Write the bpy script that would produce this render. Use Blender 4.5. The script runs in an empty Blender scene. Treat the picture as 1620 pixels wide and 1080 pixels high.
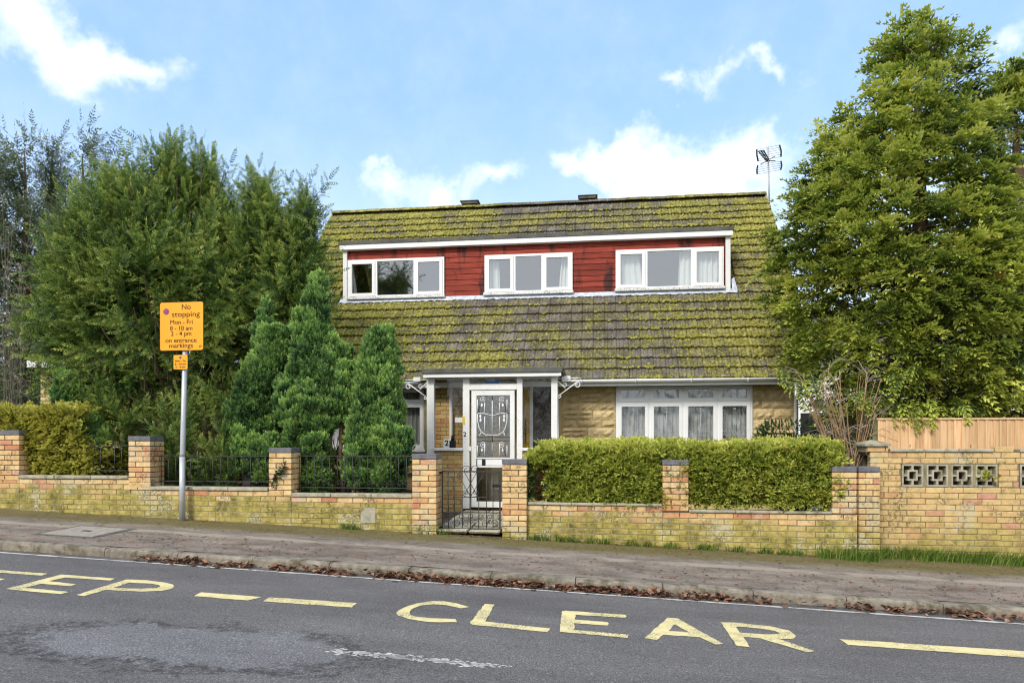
import bpy, bmesh, math, random
import numpy as np
from mathutils import Vector, Matrix
R = math.radians
rnd = random.Random(7)
nr = np.random.default_rng(11)
scene = bpy.context.scene
COL = scene.collection

# ---------------------------------------------------------------- camera, sky, sun, exposure
ZC = 1.45                      # eye height above the gutter of the road in front of the gate
TH = R(7.4)                    # the camera looks a little to the left of the wall's normal
FP, CX, HY = 1080.0, 810.0, 698.0
cs, sn = math.cos(TH), math.sin(TH)
cam = bpy.data.cameras.new('camera'); camo = bpy.data.objects.new('camera', cam); COL.objects.link(camo)
camo.location = (0, 0, ZC); camo.rotation_euler = (R(90), 0, TH)
cam.sensor_width = 36; cam.lens = 24; cam.shift_y = (HY - 540) / 1620
cam.clip_start = .1; cam.clip_end = 2000
scene.camera = camo
SUN_EL, SUN_AZ = R(38), R(-155)   # azimuth measured from +Y (north) clockwise: behind the camera, to the left
SKY_STRENGTH, SUN_STRENGTH, EXPOSURE = .15, 1.5, 1.0
vs = scene.view_settings
vs.view_transform = 'Standard'; vs.look = 'None'; vs.gamma = 1; vs.use_curve_mapping = False; vs.exposure = EXPOSURE

def ray(px, py):               # world direction through a point of the photograph
    t, v = (px - CX) / FP, (HY - py) / FP
    return Vector((-sn + t * cs, cs + t * sn, v))

class NT:
    def __init__(s, tree): s.t = tree; s.N = tree.nodes; s.L = tree.links
    def n(s, typ, ins=None, **props):
        nd = s.N.new('ShaderNode' + typ)
        for k, v in props.items(): setattr(nd, k, v)
        for k, v in (ins or {}).items(): s.put(nd.inputs[k], v)
        return nd
    def put(s, sock, v):
        if isinstance(v, bpy.types.NodeSocket): s.L.new(v, sock)
        else:
            if sock.type == 'RGBA' and len(v) == 3: v = (*v, 1)
            sock.default_value = v
    def m(s, op, a, b=0.0, c=0.0, clamp=False):
        return s.n('Math', {0: a, 1: b, 2: c}, operation=op, use_clamp=clamp).outputs[0]
    def vm(s, op, a, b=(0, 0, 0)):
        nd = s.n('VectorMath', {0: a, 1: b}, operation=op)
        return nd.outputs[1] if op in ('LENGTH', 'DOT_PRODUCT', 'DISTANCE') else nd.outputs[0]
    def mix(s, f, a, b, blend='MIX'):
        return s.n('Mix', {0: f, 6: a, 7: b}, data_type='RGBA', blend_type=blend).outputs[2]
    def ramp(s, f, stops, interp='LINEAR'):
        nd = s.n('ValToRGB', {0: f}); cr = nd.color_ramp; cr.interpolation = interp
        while len(cr.elements) < len(stops): cr.elements.new(.5)
        for e, (p, c) in zip(cr.elements, stops):
            e.position = p; e.color = (c, c, c, 1) if isinstance(c, (int, float)) else (*c, 1)
        return nd.outputs[0]
    def noise(s, vec, scale, detail=4, rough=.6, col=False, dist=0):
        nd = s.n('TexNoise', {'Vector': vec, 'Scale': scale, 'Detail': detail, 'Roughness': rough, 'Distortion': dist})
        return nd.outputs['Color' if col else 'Fac']
    def step(s, v, a, b):      # smooth 0..1 as v goes a -> b
        return s.n('MapRange', {0: v, 1: a, 2: b, 3: 0., 4: 1.}, interpolation_type='SMOOTHSTEP').outputs[0]

world = bpy.data.worlds.new('World'); scene.world = world; world.use_nodes = True
w = NT(world.node_tree); w.N.clear()
sky = w.n('TexSky', sky_type='NISHITA', sun_disc=False, sun_elevation=SUN_EL, sun_rotation=SUN_AZ, air_density=1.0, dust_density=.6, ozone_density=1.6)
d = w.vm('NORMALIZE', w.n('TexCoord').outputs['Generated'])
dsep = w.n('SeparateXYZ', {0: d}).outputs
warp = w.vm('SCALE', w.vm('SUBTRACT', w.noise(d, 4.5, 6, .62, True), (.5, .5, .5)))
warp.node.inputs['Scale'].default_value = .30
dw = w.vm('MULTIPLY', w.vm('ADD', d, warp), (1, 1, 2.0))
# clouds: (photo direction, angular radius, weight)
CL = [((60, 30), .11, 1.0), ((140, 30), .085, 1.0), ((200, 42), .05, .7), ((85, 80), .05, .7), ((5, 10), .11, .9), ((905, 255), .06, .8), ((985, 240), .085, 1.0), ((1060, 262), .10, 1.0),
      ((1150, 268), .10, 1.0), ((1225, 240), .07, .7), ((1040, 310), .10, .8), ((600, 310), .055, .65), ((680, 314), .07, .7), ((770, 300), .06, .7),
      ((1075, 148), .045, .5), ((1140, 125), .045, .5), ((1225, 118), .045, .55), ((1605, 75), .04, .55), ((1330, 330), .14, .5)]
acc = None
for (p, r, wt) in CL:
    q = ray(*p).normalized()
    dist = w.vm('DISTANCE', dw, (q.x, q.y, q.z * 2.0))
    v = w.m('MULTIPLY', w.m('SUBTRACT', 1, w.m('DIVIDE', dist, r), clamp=True), wt)
    acc = v if acc is None else w.m('SMOOTH_MAX', acc, v, .12)
fine = w.noise(d, 14, 6, .65)
acc = w.m('ADD', acc, w.m('MULTIPLY', w.m('SUBTRACT', fine, .5), .38))
front = w.m('MULTIPLY', w.step(acc, -.04, .92), .92)
# behind the camera the sky is closed by an even grey cloud, as the dormer windows mirror it
cover = w.m('MULTIPLY', w.step(dsep[1], .20, -.30), w.m('ADD', .80, w.m('MULTIPLY', w.m('SUBTRACT', w.noise(d, 2.2, 6, .6), .5), .5)))
low = w.m('MULTIPLY', w.step(dsep[2], .46, .02), .80)           # paler air near the horizon
skyc = w.mix(.7, sky.outputs[0], (1.42, 2.4, 4.05))
skyc = w.mix(low, skyc, (4.0, 4.5, 5.2))
skyc = w.mix(front, skyc, (4.8, 4.9, 5.1))
skyc = w.mix(cover, skyc, (4.9, 5.0, 5.15))
bg = w.n('Background', {0: skyc, 1: SKY_STRENGTH})
w.L.new(bg.outputs[0], w.n('OutputWorld').inputs[0])

sun = bpy.data.lights.new('sun', 'SUN'); suno = bpy.data.objects.new('sun', sun); COL.objects.link(suno)
sun.energy = SUN_STRENGTH; sun.angle = R(14); sun.color = (1, .95, .86)
sd = Vector((math.sin(SUN_AZ) * math.cos(SUN_EL), math.cos(SUN_AZ) * math.cos(SUN_EL), math.sin(SUN_EL)))
suno.rotation_euler = sd.to_track_quat('Z', 'Y').to_euler()
cy = scene.cycles
cy.max_bounces = 8; cy.diffuse_bounces = 4; cy.glossy_bounces = 3; cy.transmission_bounces = 6; cy.transparent_max_bounces = 12
cy.use_denoising = True; cy.denoiser = 'OPENIMAGEDENOISE'; cy.denoising_input_passes = 'RGB_ALBEDO_NORMAL'; cy.denoising_prefilter = 'ACCURATE'; cy.filter_width = 1.15; cy.use_light_tree = False; cy.caustics_reflective = False; cy.caustics_refractive = False; cy.sample_clamp_indirect = 4; cy.blur_glossy = 1.0

# ---------------------------------------------------------------- layout
def at(px, py, Y):             # a point of the photograph on the vertical plane at distance Y
    q = ray(px, py); k = Y / q.y
    return Vector((q.x * k, Y, ZC + q.z * k))
def XA(px, Y): return at(px, 0, Y).x
def ZA(px, py, Y): return at(px, py, Y).z
YW, YN = 9.10, 9.40            # faces of the front wall and of the neighbour's wall
YH, YE, YR = 12.25, 11.85, 15.7  # house wall, eaves, ridge
def gwall(x): return .105 - .039 * x                    # pavement at the foot of the wall
YKB, YKF = 7.0, 6.86           # kerb back and front
def gkerb(x): return .062 - .0405 * x                   # kerb top
def zroad(x, y):
    return -.036 - .0405 * x + .025 * (6.86 - max(y, 3.4)) - .02 * (3.4 - min(y, 3.4))
def zpave(x, y):
    k = (y - YKB) / (YW - YKB)
    return gkerb(x) * (1 - k) + gwall(x) * k
def on_road(px, py):           # where the road is seen at this point of the photograph
    q = ray(px, py); Y = 5.5
    for _ in range(12):
        z = zroad(q.x / q.y * Y, Y)
        Y = (ZC - z) / (-q.z / q.y)
    return Vector((q.x / q.y * Y, Y, zroad(q.x / q.y * Y, Y)))

# ---------------------------------------------------------------- object helpers
def put(name, data, parent=None, loc=(0, 0, 0)):
    o = bpy.data.objects.new(name, data); COL.objects.link(o); o.location = loc
    if parent is not None: o.parent = parent
    return o
def thing(name, label, cat, loc=(0, 0, 0), group=None):
    o = put(name, None, None, loc); o.empty_display_size = .2
    return tag(o, label, cat, group)
def tag(o, label, cat, group=None, kind=None):
    o['label'] = label; o['category'] = cat
    if group: o['group'] = group
    if kind: o['kind'] = kind
    return o
def struct(o, label=None):
    o['kind'] = 'structure'
    if label: o['label'] = label
    return o

class MB:
    """collects shapes in world space, then links them as one mesh"""
    def __init__(s): s.v = []; s.f = []; s.sm = []
    def add(s, vs_, fs, smooth=False):
        k = len(s.v); s.v += [tuple(p) for p in vs_]; s.f += [tuple(i + k for i in f) for f in fs]; s.sm += [smooth] * len(fs); return s
    def box(s, x0, x1, y0, y1, z0, z1, c=0, M=None):
        x0, x1 = min(x0, x1), max(x0, x1); y0, y1 = min(y0, y1), max(y0, y1); z0, z1 = min(z0, z1), max(z0, z1)
        if c: V, F = chamf(x1 - x0, y1 - y0, z1 - z0, c); V = [(a + (x0 + x1) / 2, b + (y0 + y1) / 2, e + (z0 + z1) / 2) for a, b, e in V]
        else:
            V = [(x0, y0, z0), (x1, y0, z0), (x1, y1, z0), (x0, y1, z0), (x0, y0, z1), (x1, y0, z1), (x1, y1, z1), (x0, y1, z1)]
            F = [(0, 3, 2, 1), (4, 5, 6, 7), (0, 1, 5, 4), (1, 2, 6, 5), (2, 3, 7, 6), (3, 0, 4, 7)]
        if M: V = [M @ Vector(p) for p in V]
        return s.add(V, F)
    def tube(s, pts, r, n=6, r1=None, caps=True):
        pts = [Vector(p) for p in pts]; V = []; F = []; m = len(pts)
        prev = None
        for i, p in enumerate(pts):
            t = (pts[min(i + 1, m - 1)] - pts[max(i - 1, 0)])
            t = t.normalized() if t.length > 1e-9 else Vector((0, 0, 1))
            if prev is None:
                ref = Vector((0, 0, 1)) if abs(t.z) < .9 else Vector((1, 0, 0)); a = t.cross(ref).normalized()
            else:
                a = prev - t * prev.dot(t); a = a.normalized() if a.length > 1e-6 else t.orthogonal().normalized()
            prev = a; b = t.cross(a)
            rr = r if r1 is None else r + (r1 - r) * i / max(1, m - 1)
            for k in range(n):
                g = 2 * math.pi * k / n; V.append(p + a * math.cos(g) * rr + b * math.sin(g) * rr)
        for i in range(m - 1):
            for k in range(n):
                F.append((i * n + k, i * n + (k + 1) % n, (i + 1) * n + (k + 1) % n, (i + 1) * n + k))
        if caps: F.append(tuple(range(n - 1, -1, -1))); F.append(tuple((m - 1) * n + k for k in range(n)))
        return s.add(V, F, True)
    def prism(s, poly, y0, y1):   # outline in x,z pulled along y
        n = len(poly); V = [(x, y0, z) for x, z in poly] + [(x, y1, z) for x, z in poly]
        F = [tuple(range(n)), tuple(range(2 * n - 1, n - 1, -1))] + [(i, i + n, (i + 1) % n + n, (i + 1) % n) for i in range(n)]
        return s.add(V, F)
    def mesh(s, name, mat):
        me = bpy.data.meshes.new(name); me.from_pydata(s.v, [], s.f)
        me.polygons.foreach_set('use_smooth', s.sm)
        if mat: me.materials.append(mat)
        me.update(); return me
    def build(s, name, mat, parent=None, origin=None):
        me = s.mesh(name, mat); o = put(name, me, parent)
        if parent is not None:
            if origin is None: o.matrix_parent_inverse = parent_inv(parent)
        return o
def wmat(o):
    M = o.matrix_basis.copy()
    return M if o.parent is None else wmat(o.parent) @ o.matrix_parent_inverse @ M
def parent_inv(p): return wmat(p).inverted()
def chamf(lx, ly, lz, c, jit=0, r=None):
    """box centred at 0 with chamfered edges: 24 corners, 26 faces"""
    V = []; idx = {}
    for sx in (-1, 1):
        for sy in (-1, 1):
            for sz in (-1, 1):
                j = (r.uniform(-jit, jit), r.uniform(-jit, jit), r.uniform(-jit, jit)) if jit else (0, 0, 0)
                for a in range(3):
                    p = [sx * (lx / 2 - c), sy * (ly / 2 - c), sz * (lz / 2 - c)]
                    p[a] += (sx, sy, sz)[a] * c
                    idx[(sx, sy, sz, a)] = len(V); V.append((p[0] + j[0], p[1] + j[1] * .4, p[2] + j[2]))
    F = []
    for a in range(3):
        b, c_ = (a + 1) % 3, (a + 2) % 3
        for s1 in (-1, 1):
            q = []
            for (u, v) in ((-1, -1), (1, -1), (1, 1), (-1, 1)):
                k = [0, 0, 0]; k[a] = s1; k[b] = u; k[c_] = v; q.append(idx[(*k, a)])
            F.append(tuple(q if s1 > 0 else q[::-1]))
        for u in (-1, 1):
            for v in (-1, 1):     # edge along axis a between faces b (side u) and c_ (side v)
                k0 = [0, 0, 0]; k1 = [0, 0, 0]; k0[a] = -1; k1[a] = 1
                for k in (k0, k1): k[b] = u; k[c_] = v
                q = [idx[(*k0, b)], idx[(*k1, b)], idx[(*k1, c_)], idx[(*k0, c_)]]
                F.append(tuple(q if u * v < 0 else q[::-1]))
    for sx in (-1, 1):
        for sy in (-1, 1):
            for sz in (-1, 1):
                q = [idx[(sx, sy, sz, a)] for a in range(3)]
                F.append(tuple(q if sx * sy * sz > 0 else q[::-1]))
    return V, F
def raw_mesh(name, V, k, mat, tint=None):
    """V (m,k,3): m separate faces of k corners"""
    V = np.ascontiguousarray(V, dtype=np.float32); m = V.shape[0]
    me = bpy.data.meshes.new(name); me.vertices.add(m * k); me.vertices.foreach_set('co', V.ravel())
    me.loops.add(m * k); me.loops.foreach_set('vertex_index', np.arange(m * k, dtype=np.int32))
    me.polygons.add(m); me.polygons.foreach_set('loop_start', np.arange(0, m * k, k, dtype=np.int32))
    if tint is not None:
        a = me.attributes.new('tint', 'FLOAT', 'POINT'); a.data.foreach_set('value', np.ascontiguousarray(tint, dtype=np.float32).ravel())
    me.materials.append(mat); me.update(calc_edges=True); return me
def child(parent, name, me):
    o = put(name, me, parent); o.matrix_parent_inverse = parent_inv(parent); return o

# ---------------------------------------------------------------- materials
MATS = {}
def mk(name, rough=.7, spec=.3):
    m = bpy.data.materials.new(name); m.use_nodes = True
    t = NT(m.node_tree); b = t.N['Principled BSDF']
    b.inputs['Roughness'].default_value = rough; b.inputs['Specular IOR Level'].default_value = spec
    MATS[name] = m
    return m, t, b
def pos(t): return t.n('NewGeometry').outputs['Position']
def bump(t, b, h, strength=.5, dist=.01):
    nd = t.n('Bump', {'Height': h, 'Strength': strength, 'Distance': dist}); t.L.new(nd.outputs[0], b.inputs['Normal'])
def flat(name, c, rough=.6, var=.15, scale=6, spec=.3, metal=0, grime=None, bmp=0):
    m, t, b = mk(name, rough, spec); p = pos(t)
    f = t.ramp(t.noise(p, scale, 6, .65), [(.3, 1 - var), (.7, 1 + var)])
    col = t.mix(1, c, f, 'MULTIPLY')
    if grime:
        gc, lo, hi, gs, st = grime
        col = t.mix(t.m('MULTIPLY', t.step(t.noise(p, gs, 8, .7), lo, hi), st), col, gc)
    t.put(b.inputs['Base Color'], col); b.inputs['Metallic'].default_value = metal
    if bmp: bump(t, b, t.noise(p, 60, 4), bmp, .004)
    return m
def brick_mat(name, stops, algae, top=.55, width=.5):
    m, t, b = mk(name, .85, .2); p = pos(t); sp = t.n('SeparateXYZ', {0: p}).outputs
    h = t.m('ADD', sp[2], t.m('MULTIPLY_ADD', sp[0], .039, -.105))
    c = t.ramp(t.n('ObjectInfo').outputs['Random'], stops)
    v = t.ramp(t.noise(p, 14, 6, .7), [(.25, .68), (.5, 1.0), (.75, 1.22)])
    c = t.mix(1, c, v, 'MULTIPLY')
    burn = t.step(t.noise(p, 9, 4, .6), .6, .72)
    c = t.mix(t.m('MULTIPLY', burn, .5), c, (.30, .13, .045))
    pale = t.step(t.noise(p, 5, 6, .7), .58, .7)
    c = t.mix(t.m('MULTIPLY', pale, .45), c, (.60, .47, .28))
    if algae:
        n1 = t.noise(p, 2.6, 7, .7)
        a = t.m('ADD', t.n('MapRange', {0: h, 1: top, 2: top - width, 3: 0., 4: 1.}).outputs[0], t.m('MULTIPLY', t.m('SUBTRACT', n1, .5), 2.2))
        a = t.m('MULTIPLY', t.step(a, .15, .85), algae)
        g = t.ramp(t.noise(p, 6, 7, .75), [(.32, (.075, .068, .018)), (.45, (.25, .215, .048)), (.57, (.42, .345, .10)), (.72, (.60, .50, .25))])
        c = t.mix(a, c, g)
        lich = t.m('MULTIPLY', t.step(t.noise(p, 2.4, 4, .55), .545, .60), t.step(t.noise(p, 38, 3, .6), .47, .54))
        c = t.mix(t.m('MULTIPLY', lich, .85), c, (.47, .45, .33))
        dk = t.m('MULTIPLY', t.step(t.noise(p, 3.3, 5, .6), .50, .62), t.step(t.noise(p, 30, 4, .7), .44, .58))
        c = t.mix(t.m('MULTIPLY', dk, .7), c, (.07, .062, .035))
    t.put(b.inputs['Base Color'], c); bump(t, b, t.noise(p, 90, 5, .7), .5, .006)
    return m
WARM = [(0, (.60, .36, .16)), (.18, (.65, .46, .22)), (.4, (.68, .50, .26)), (.62, (.62, .40, .18)), (.82, (.58, .32, .15)), (.94, (.50, .22, .12)), (1, (.66, .44, .31))]
BUFF = [(0, (.54, .37, .16)), (.25, (.60, .43, .20)), (.5, (.56, .39, .17)), (.75, (.62, .43, .20)), (.93, (.56, .33, .16)), (1, (.55, .26, .20))]
M_brick = brick_mat('brick_clean', WARM, .25, .35, .3)
M_brick_a = brick_mat('brick_algae', BUFF, .95, .60, .40)
M_brick_n = brick_mat('brick_neighbour', BUFF, .8, .75, .75)
M_brick_h = brick_mat('brick_house', [(0, (.52, .37, .14)), (.5, (.60, .42, .17)), (.85, (.54, .27, .11)), (1, (.6, .46, .22))], 0)
M_brick_y = brick_mat('brick_pale', [(0, (.58, .44, .2)), (1, (.66, .5, .25))], 0)
M_brick_red = flat('brick_red', (.33, .10, .05), .85, .25, 8)
M_blue = flat('brick_blue', (.13, .13, .145), .55, .35, 10, grime=((.2, .2, .16), .52, .62, 14, .4), bmp=.3)
M_mortar = flat('mortar', (.27, .22, .13), .95, .3, 7, grime=((.13, .115, .03), .45, .6, 3, .7), bmp=.5)
M_mortar_d = flat('mortar_dark', (.10, .075, .045), .95, .3, 7, bmp=.5)
M_cope = flat('coping', (.36, .33, .25), .9, .3, 9, grime=((.13, .13, .05), .5, .66, 7, .75), bmp=.5)
def stone_mat():
    m, t, b = mk('stone', .85, .2); p = pos(t)
    c = t.ramp(t.n('ObjectInfo').outputs['Random'], [(0, (.60, .45, .23)), (.4, (.68, .53, .28)), (.75, (.62, .48, .26)), (1, (.52, .39, .20))])
    c = t.mix(1, c, t.ramp(t.noise(p, 12, 7, .7), [(.3, .6), (.7, 1.2)]), 'MULTIPLY')
    t.put(b.inputs['Base Color'], c); bump(t, b, t.noise(p, 22, 6, .65), .8, .03); return m
M_stone = stone_mat()
M_white = flat('white_upvc', (.80, .80, .79), .35, .03, 3, .5)
M_white_old = flat('white_old', (.74, .74, .72), .55, .08, 4, grime=((.10, .09, .07), .60, .68, 26, .6))
def sillmat():
    m, t, b = mk('peeling_white', .7); p = pos(t)
    f = t.step(t.noise(p, 42, 6, .75), .52, .58); f2 = t.step(t.noise(p, 5, 3), .36, .56)
    t.put(b.inputs['Base Color'], t.mix(t.m('MULTIPLY', f, f2), (.72, .72, .70), (.13, .11, .07))); return m
M_sill = sillmat()
M_lead = flat('lead_flashing', (.52, .55, .62), .6, .25, 14, grime=((.22, .24, .28), .5, .6, 18, .5), bmp=.6)
M_felt = flat('felt', (.10, .10, .095), .9, .35, 5, grime=((.16, .16, .06), .5, .65, 6, .7), bmp=.5)
M_galv = flat('galvanised', (.42, .44, .46), .45, .12, 9, .5, .3)
M_iron = flat('wrought_iron', (.035, .035, .035), .5, .3, 12, .4, grime=((.13, .07, .035), .58, .7, 16, .5))
M_dark = flat('dark', (.012, .012, .012), .6, .1)
M_alu = flat('aluminium', (.55, .55, .56), .35, .1, 9, .5, .8)
M_black = flat('black_print', (.012, .011, .010), .6, .05)
M_yellow = flat('sign_yellow', (.90, .36, .010), .45, .06, 5, .4)
M_purple = flat('sign_roundel', (.16, .075, .22), .5, .15, 40)
M_redring = flat('sign_ring', (.42, .07, .10), .5, .15, 40)
M_blue_p = flat('blue_print', (.03, .13, .36), .5, .2, 40)
M_soffit = flat('soffit', (.36, .35, .31), .6, .1)
M_wood_int = flat('room_wall', (.52, .50, .46), .9, .05)
M_carpet = flat('room_floor', (.22, .18, .14), .95, .1)
def cladmat():
    m, t, b = mk('red_cladding', .75, .25); p = pos(t)
    st = t.vm('MULTIPLY', p, (2.2, 1, 26))
    c = t.ramp(t.noise(st, 1, 5, .6), [(.25, (.14, .021, .014)), (.5, (.24, .036, .021)), (.78, (.35, .066, .038))])
    c = t.mix(1, c, t.ramp(t.n('ObjectInfo').outputs['Random'], [(0, .72), (1, 1.15)]), 'MULTIPLY')
    # mould and weather staining, heaviest in a few streaks down the boards
    str_ = t.noise(t.vm('MULTIPLY', p, (1.9, 1, .5)), 1.7, 7, .75)
    c = t.mix(t.m('MULTIPLY', t.step(str_, .515, .63), .9), c, (.032, .015, .013))
    c = t.mix(t.m('MULTIPLY', t.step(t.noise(t.vm('MULTIPLY', p, (4, 1, 60)), 1, 4), .66, .74), .5), c, (.5, .28, .2))
    t.put(b.inputs['Base Color'], c); bump(t, b, t.noise(st, 3, 4), .4, .006); return m
M_clad = cladmat()
def boardmat():
    m, t, b = mk('fence_boards', .8, .2); p = pos(t); r = t.n('ObjectInfo').outputs['Random']
    off = t.n('CombineXYZ', {0: t.m('MULTIPLY', r, 37), 1: 0., 2: t.m('MULTIPLY', r, 11)}).outputs[0]
    q = t.vm('ADD', p, off)
    c = t.ramp(t.noise(t.vm('MULTIPLY', q, (34, 1, 2.0)), 1, 5, .6, dist=.6), [(.28, (.50, .29, .14)), (.5, (.66, .43, .23)), (.75, (.75, .54, .33))])
    c = t.mix(1, c, t.ramp(r, [(0, .80), (1, 1.12)]), 'MULTIPLY')
    kn = t.n('TexVoronoi', {'Vector': t.vm('MULTIPLY', q, (9, 0, 4.4)), 'Scale': 1.}).outputs['Distance']
    c = t.mix(t.m('MULTIPLY', t.step(kn, .14, .06), .85), c, (.17, .07, .025))
    t.put(b.inputs['Base Color'], c); bump(t, b, t.noise(t.vm('MULTIPLY', q, (60, 1, 3)), 1, 3), .3, .003); return m
M_board = boardmat()
M_oldwood = flat('old_wood', (.12, .12, .055), .9, .4, 12)
def glassmat(name, refl, tintc=(.9, .92, .92), rough=.02, bmp=0):
    m = bpy.data.materials.new(name); m.use_nodes = True; t = NT(m.node_tree); t.N.clear()
    fr = t.n('Fresnel', {'IOR': 1.5}).outputs[0]
    f = t.m('MULTIPLY', t.m('ADD', fr, refl, clamp=True), t.m('SUBTRACT', 1, t.n('NewGeometry').outputs['Backfacing']))
    gl = t.n('BsdfGlossy', {'Color': (.95, .97, .97), 'Roughness': rough}); tr = t.n('BsdfTransparent', {'Color': tintc})
    if bmp:
        bn = t.n('Bump', {'Height': t.noise(pos(t), bmp, 3), 'Strength': .6, 'Distance': .01}); t.L.new(bn.outputs[0], gl.inputs['Normal'])
    mx = t.n('MixShader', {0: f, 1: tr.outputs[0], 2: gl.outputs[0]})
    t.L.new(mx.outputs[0], t.n('OutputMaterial').inputs[0]); return m
M_glass_u = glassmat('glass_upper', .22, (.97, .98, .98))
M_glass_g = glassmat('glass_ground', .10, (.96, .97, .97))
M_glass_p = glassmat('glass_porch', .0, (.96, .96, .96))
M_glass_o = glassmat('glass_obscure', .05, (.35, .34, .32), .25, 60)
def clothmat(name, c, tr=.5):
    m = bpy.data.materials.new(name); m.use_nodes = True; t = NT(m.node_tree); t.N.clear()
    a = t.n('BsdfDiffuse', {'Color': c}); b = t.n('BsdfTranslucent', {'Color': c})
    mx = t.n('MixShader', {0: tr, 1: a.outputs[0], 2: b.outputs[0]})
    t.L.new(mx.outputs[0], t.n('OutputMaterial').inputs[0]); return m
M_curtain = clothmat('curtain', (.82, .85, .80), .25)
M_net = clothmat('net_curtain', (.48, .48, .45), .3)
M_net_d = clothmat('net_lace', (.72, .72, .70), .3)
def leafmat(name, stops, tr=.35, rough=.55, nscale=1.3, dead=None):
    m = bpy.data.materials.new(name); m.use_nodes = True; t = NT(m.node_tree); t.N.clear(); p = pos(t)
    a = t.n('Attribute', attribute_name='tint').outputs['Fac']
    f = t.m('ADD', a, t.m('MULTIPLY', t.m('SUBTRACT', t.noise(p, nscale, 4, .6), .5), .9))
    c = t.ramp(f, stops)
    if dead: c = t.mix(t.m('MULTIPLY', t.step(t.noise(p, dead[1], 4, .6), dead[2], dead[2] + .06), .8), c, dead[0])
    b = t.n('BsdfPrincipled', {'Base Color': c, 'Roughness': rough, 'Specular IOR Level': .25})
    tl = t.n('BsdfTranslucent', {'Color': c})
    mx = t.n('MixShader', {0: tr, 1: b.outputs[0], 2: tl.outputs[0]})
    t.L.new(mx.outputs[0], t.n('OutputMaterial').inputs[0]); return m
M_yew = leafmat('yew_leaf', [(.0, (.016, .040, .014)), (.28, (.058, .120, .028)), (.6, (.20, .29, .052)), (1.0, (.52, .55, .125))])
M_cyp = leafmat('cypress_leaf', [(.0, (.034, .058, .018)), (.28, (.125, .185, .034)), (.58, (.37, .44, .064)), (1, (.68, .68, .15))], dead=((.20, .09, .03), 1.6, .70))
M_dwarf = leafmat('dwarf_leaf', [(.0, (.026, .062, .028)), (.25, (.085, .180, .066)), (.55, (.19, .34, .092)), (1, (.40, .57, .155))], nscale=1.8, dead=((.13, .06, .03), 2.3, .73))
M_hedge = leafmat('hedge_leaf', [(.0, (.055, .085, .016)), (.3, (.20, .27, .038)), (.6, (.44, .49, .075)), (1, (.68, .66, .17))], nscale=2.5, dead=((.22, .13, .05), 2.1, .66))
M_gold = leafmat('gold_leaf', [(.0, (.08, .095, .012)), (.35, (.26, .27, .035)), (.65, (.46, .44, .07)), (1, (.66, .6, .15))], nscale=2.5)
M_far = leafmat('far_leaf', [(.0, (.055, .078, .040)), (.5, (.125, .165, .080)), (1, (.25, .28, .13))], nscale=.7)
M_far2 = leafmat('far_leaf_green', [(.0, (.045, .075, .022)), (.5, (.085, .125, .035)), (1, (.16, .2, .06))], nscale=.7)
M_ivy = leafmat('ivy_leaf', [(.0, (.02, .045, .015)), (.6, (.05, .10, .03)), (1, (.1, .17, .05))])
M_grass = leafmat('grass_blade', [(.0, (.07, .13, .02)), (.5, (.15, .25, .04)), (1, (.32, .38, .10))], nscale=3)
M_litter = leafmat('dead_leaf', [(.0, (.075, .036, .022)), (.5, (.20, .095, .058)), (1, (.40, .25, .16))], .1, .7, 6)
M_bark = flat('bark', (.13, .085, .055), .9, .4, 9, bmp=.8)
M_bark_g = flat('bark_grey', (.13, .12, .085), .9, .4, 9, bmp=.8)
M_twig = flat('twig', (.30, .19, .10), .85, .35, 5)
M_twig_p = flat('twig_pale', (.36, .30, .23), .85, .35, 5)
M_core = flat('inner_twigs', (.035, .035, .016), 1, .4, 12)
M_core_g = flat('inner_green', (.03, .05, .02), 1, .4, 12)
def mossy_tile():
    m, t, b = mk('roof_tile', .9, .2); p = pos(t); sp = t.n('SeparateXYZ', {0: p}).outputs
    c = t.ramp(t.noise(t.vm('MULTIPLY', p, (5, 3, 3)), 1, 3), [(.3, (.085, .074, .062)), (.5, (.145, .128, .11)), (.7, (.25, .22, .19))])
    c = t.mix(t.m('MULTIPLY', t.step(t.noise(p, 24, 5, .7), .5, .62), .5), c, (.055, .05, .042))
    c = t.mix(t.m('MULTIPLY', t.step(t.noise(p, 17, 6, .7), .62, .68), .55), c, (.42, .40, .31))
    fld = moss_field(t, p, sp)
    f = t.step(t.m('ADD', fld, t.m('MULTIPLY', t.m('SUBTRACT', t.noise(p, 20, 6, .72), .5), 2.0)), .38, .72)
    g = t.ramp(t.noise(p, 13, 5, .7), [(.3, (.09, .085, .02)), (.5, (.29, .26, .05)), (.7, (.54, .49, .15))])
    c = t.mix(t.m('MULTIPLY', f, .9), c, g)
    t.put(b.inputs['Base Color'], c); bump(t, b, t.m('ADD', t.noise(p, 45, 5, .7), t.m('MULTIPLY', f, .8)), .8, .018); return m
def moss_field(t, p, sp):
    x = t.n('MapRange', {0: t.m('ABSOLUTE', t.m('ADD', sp[0], .6)), 1: 1.0, 2: 3.8, 3: .46, 4: .68}).outputs[0]
    return t.m('ADD', x, t.m('MULTIPLY', t.m('SUBTRACT', t.noise(p, 1.1, 4, .65), .5), 1.5))
M_tile = mossy_tile()
def mossmat():
    m, t, b = mk('moss', 1, .1); p = pos(t)
    c = t.ramp(t.noise(p, 9, 6, .7), [(.28, (.10, .105, .022)), (.5, (.28, .265, .05)), (.72, (.52, .475, .135))])
    t.put(b.inputs['Base Color'], c); bump(t, b, t.noise(p, 130, 3), 1, .012); return m
M_moss = mossmat()
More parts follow.
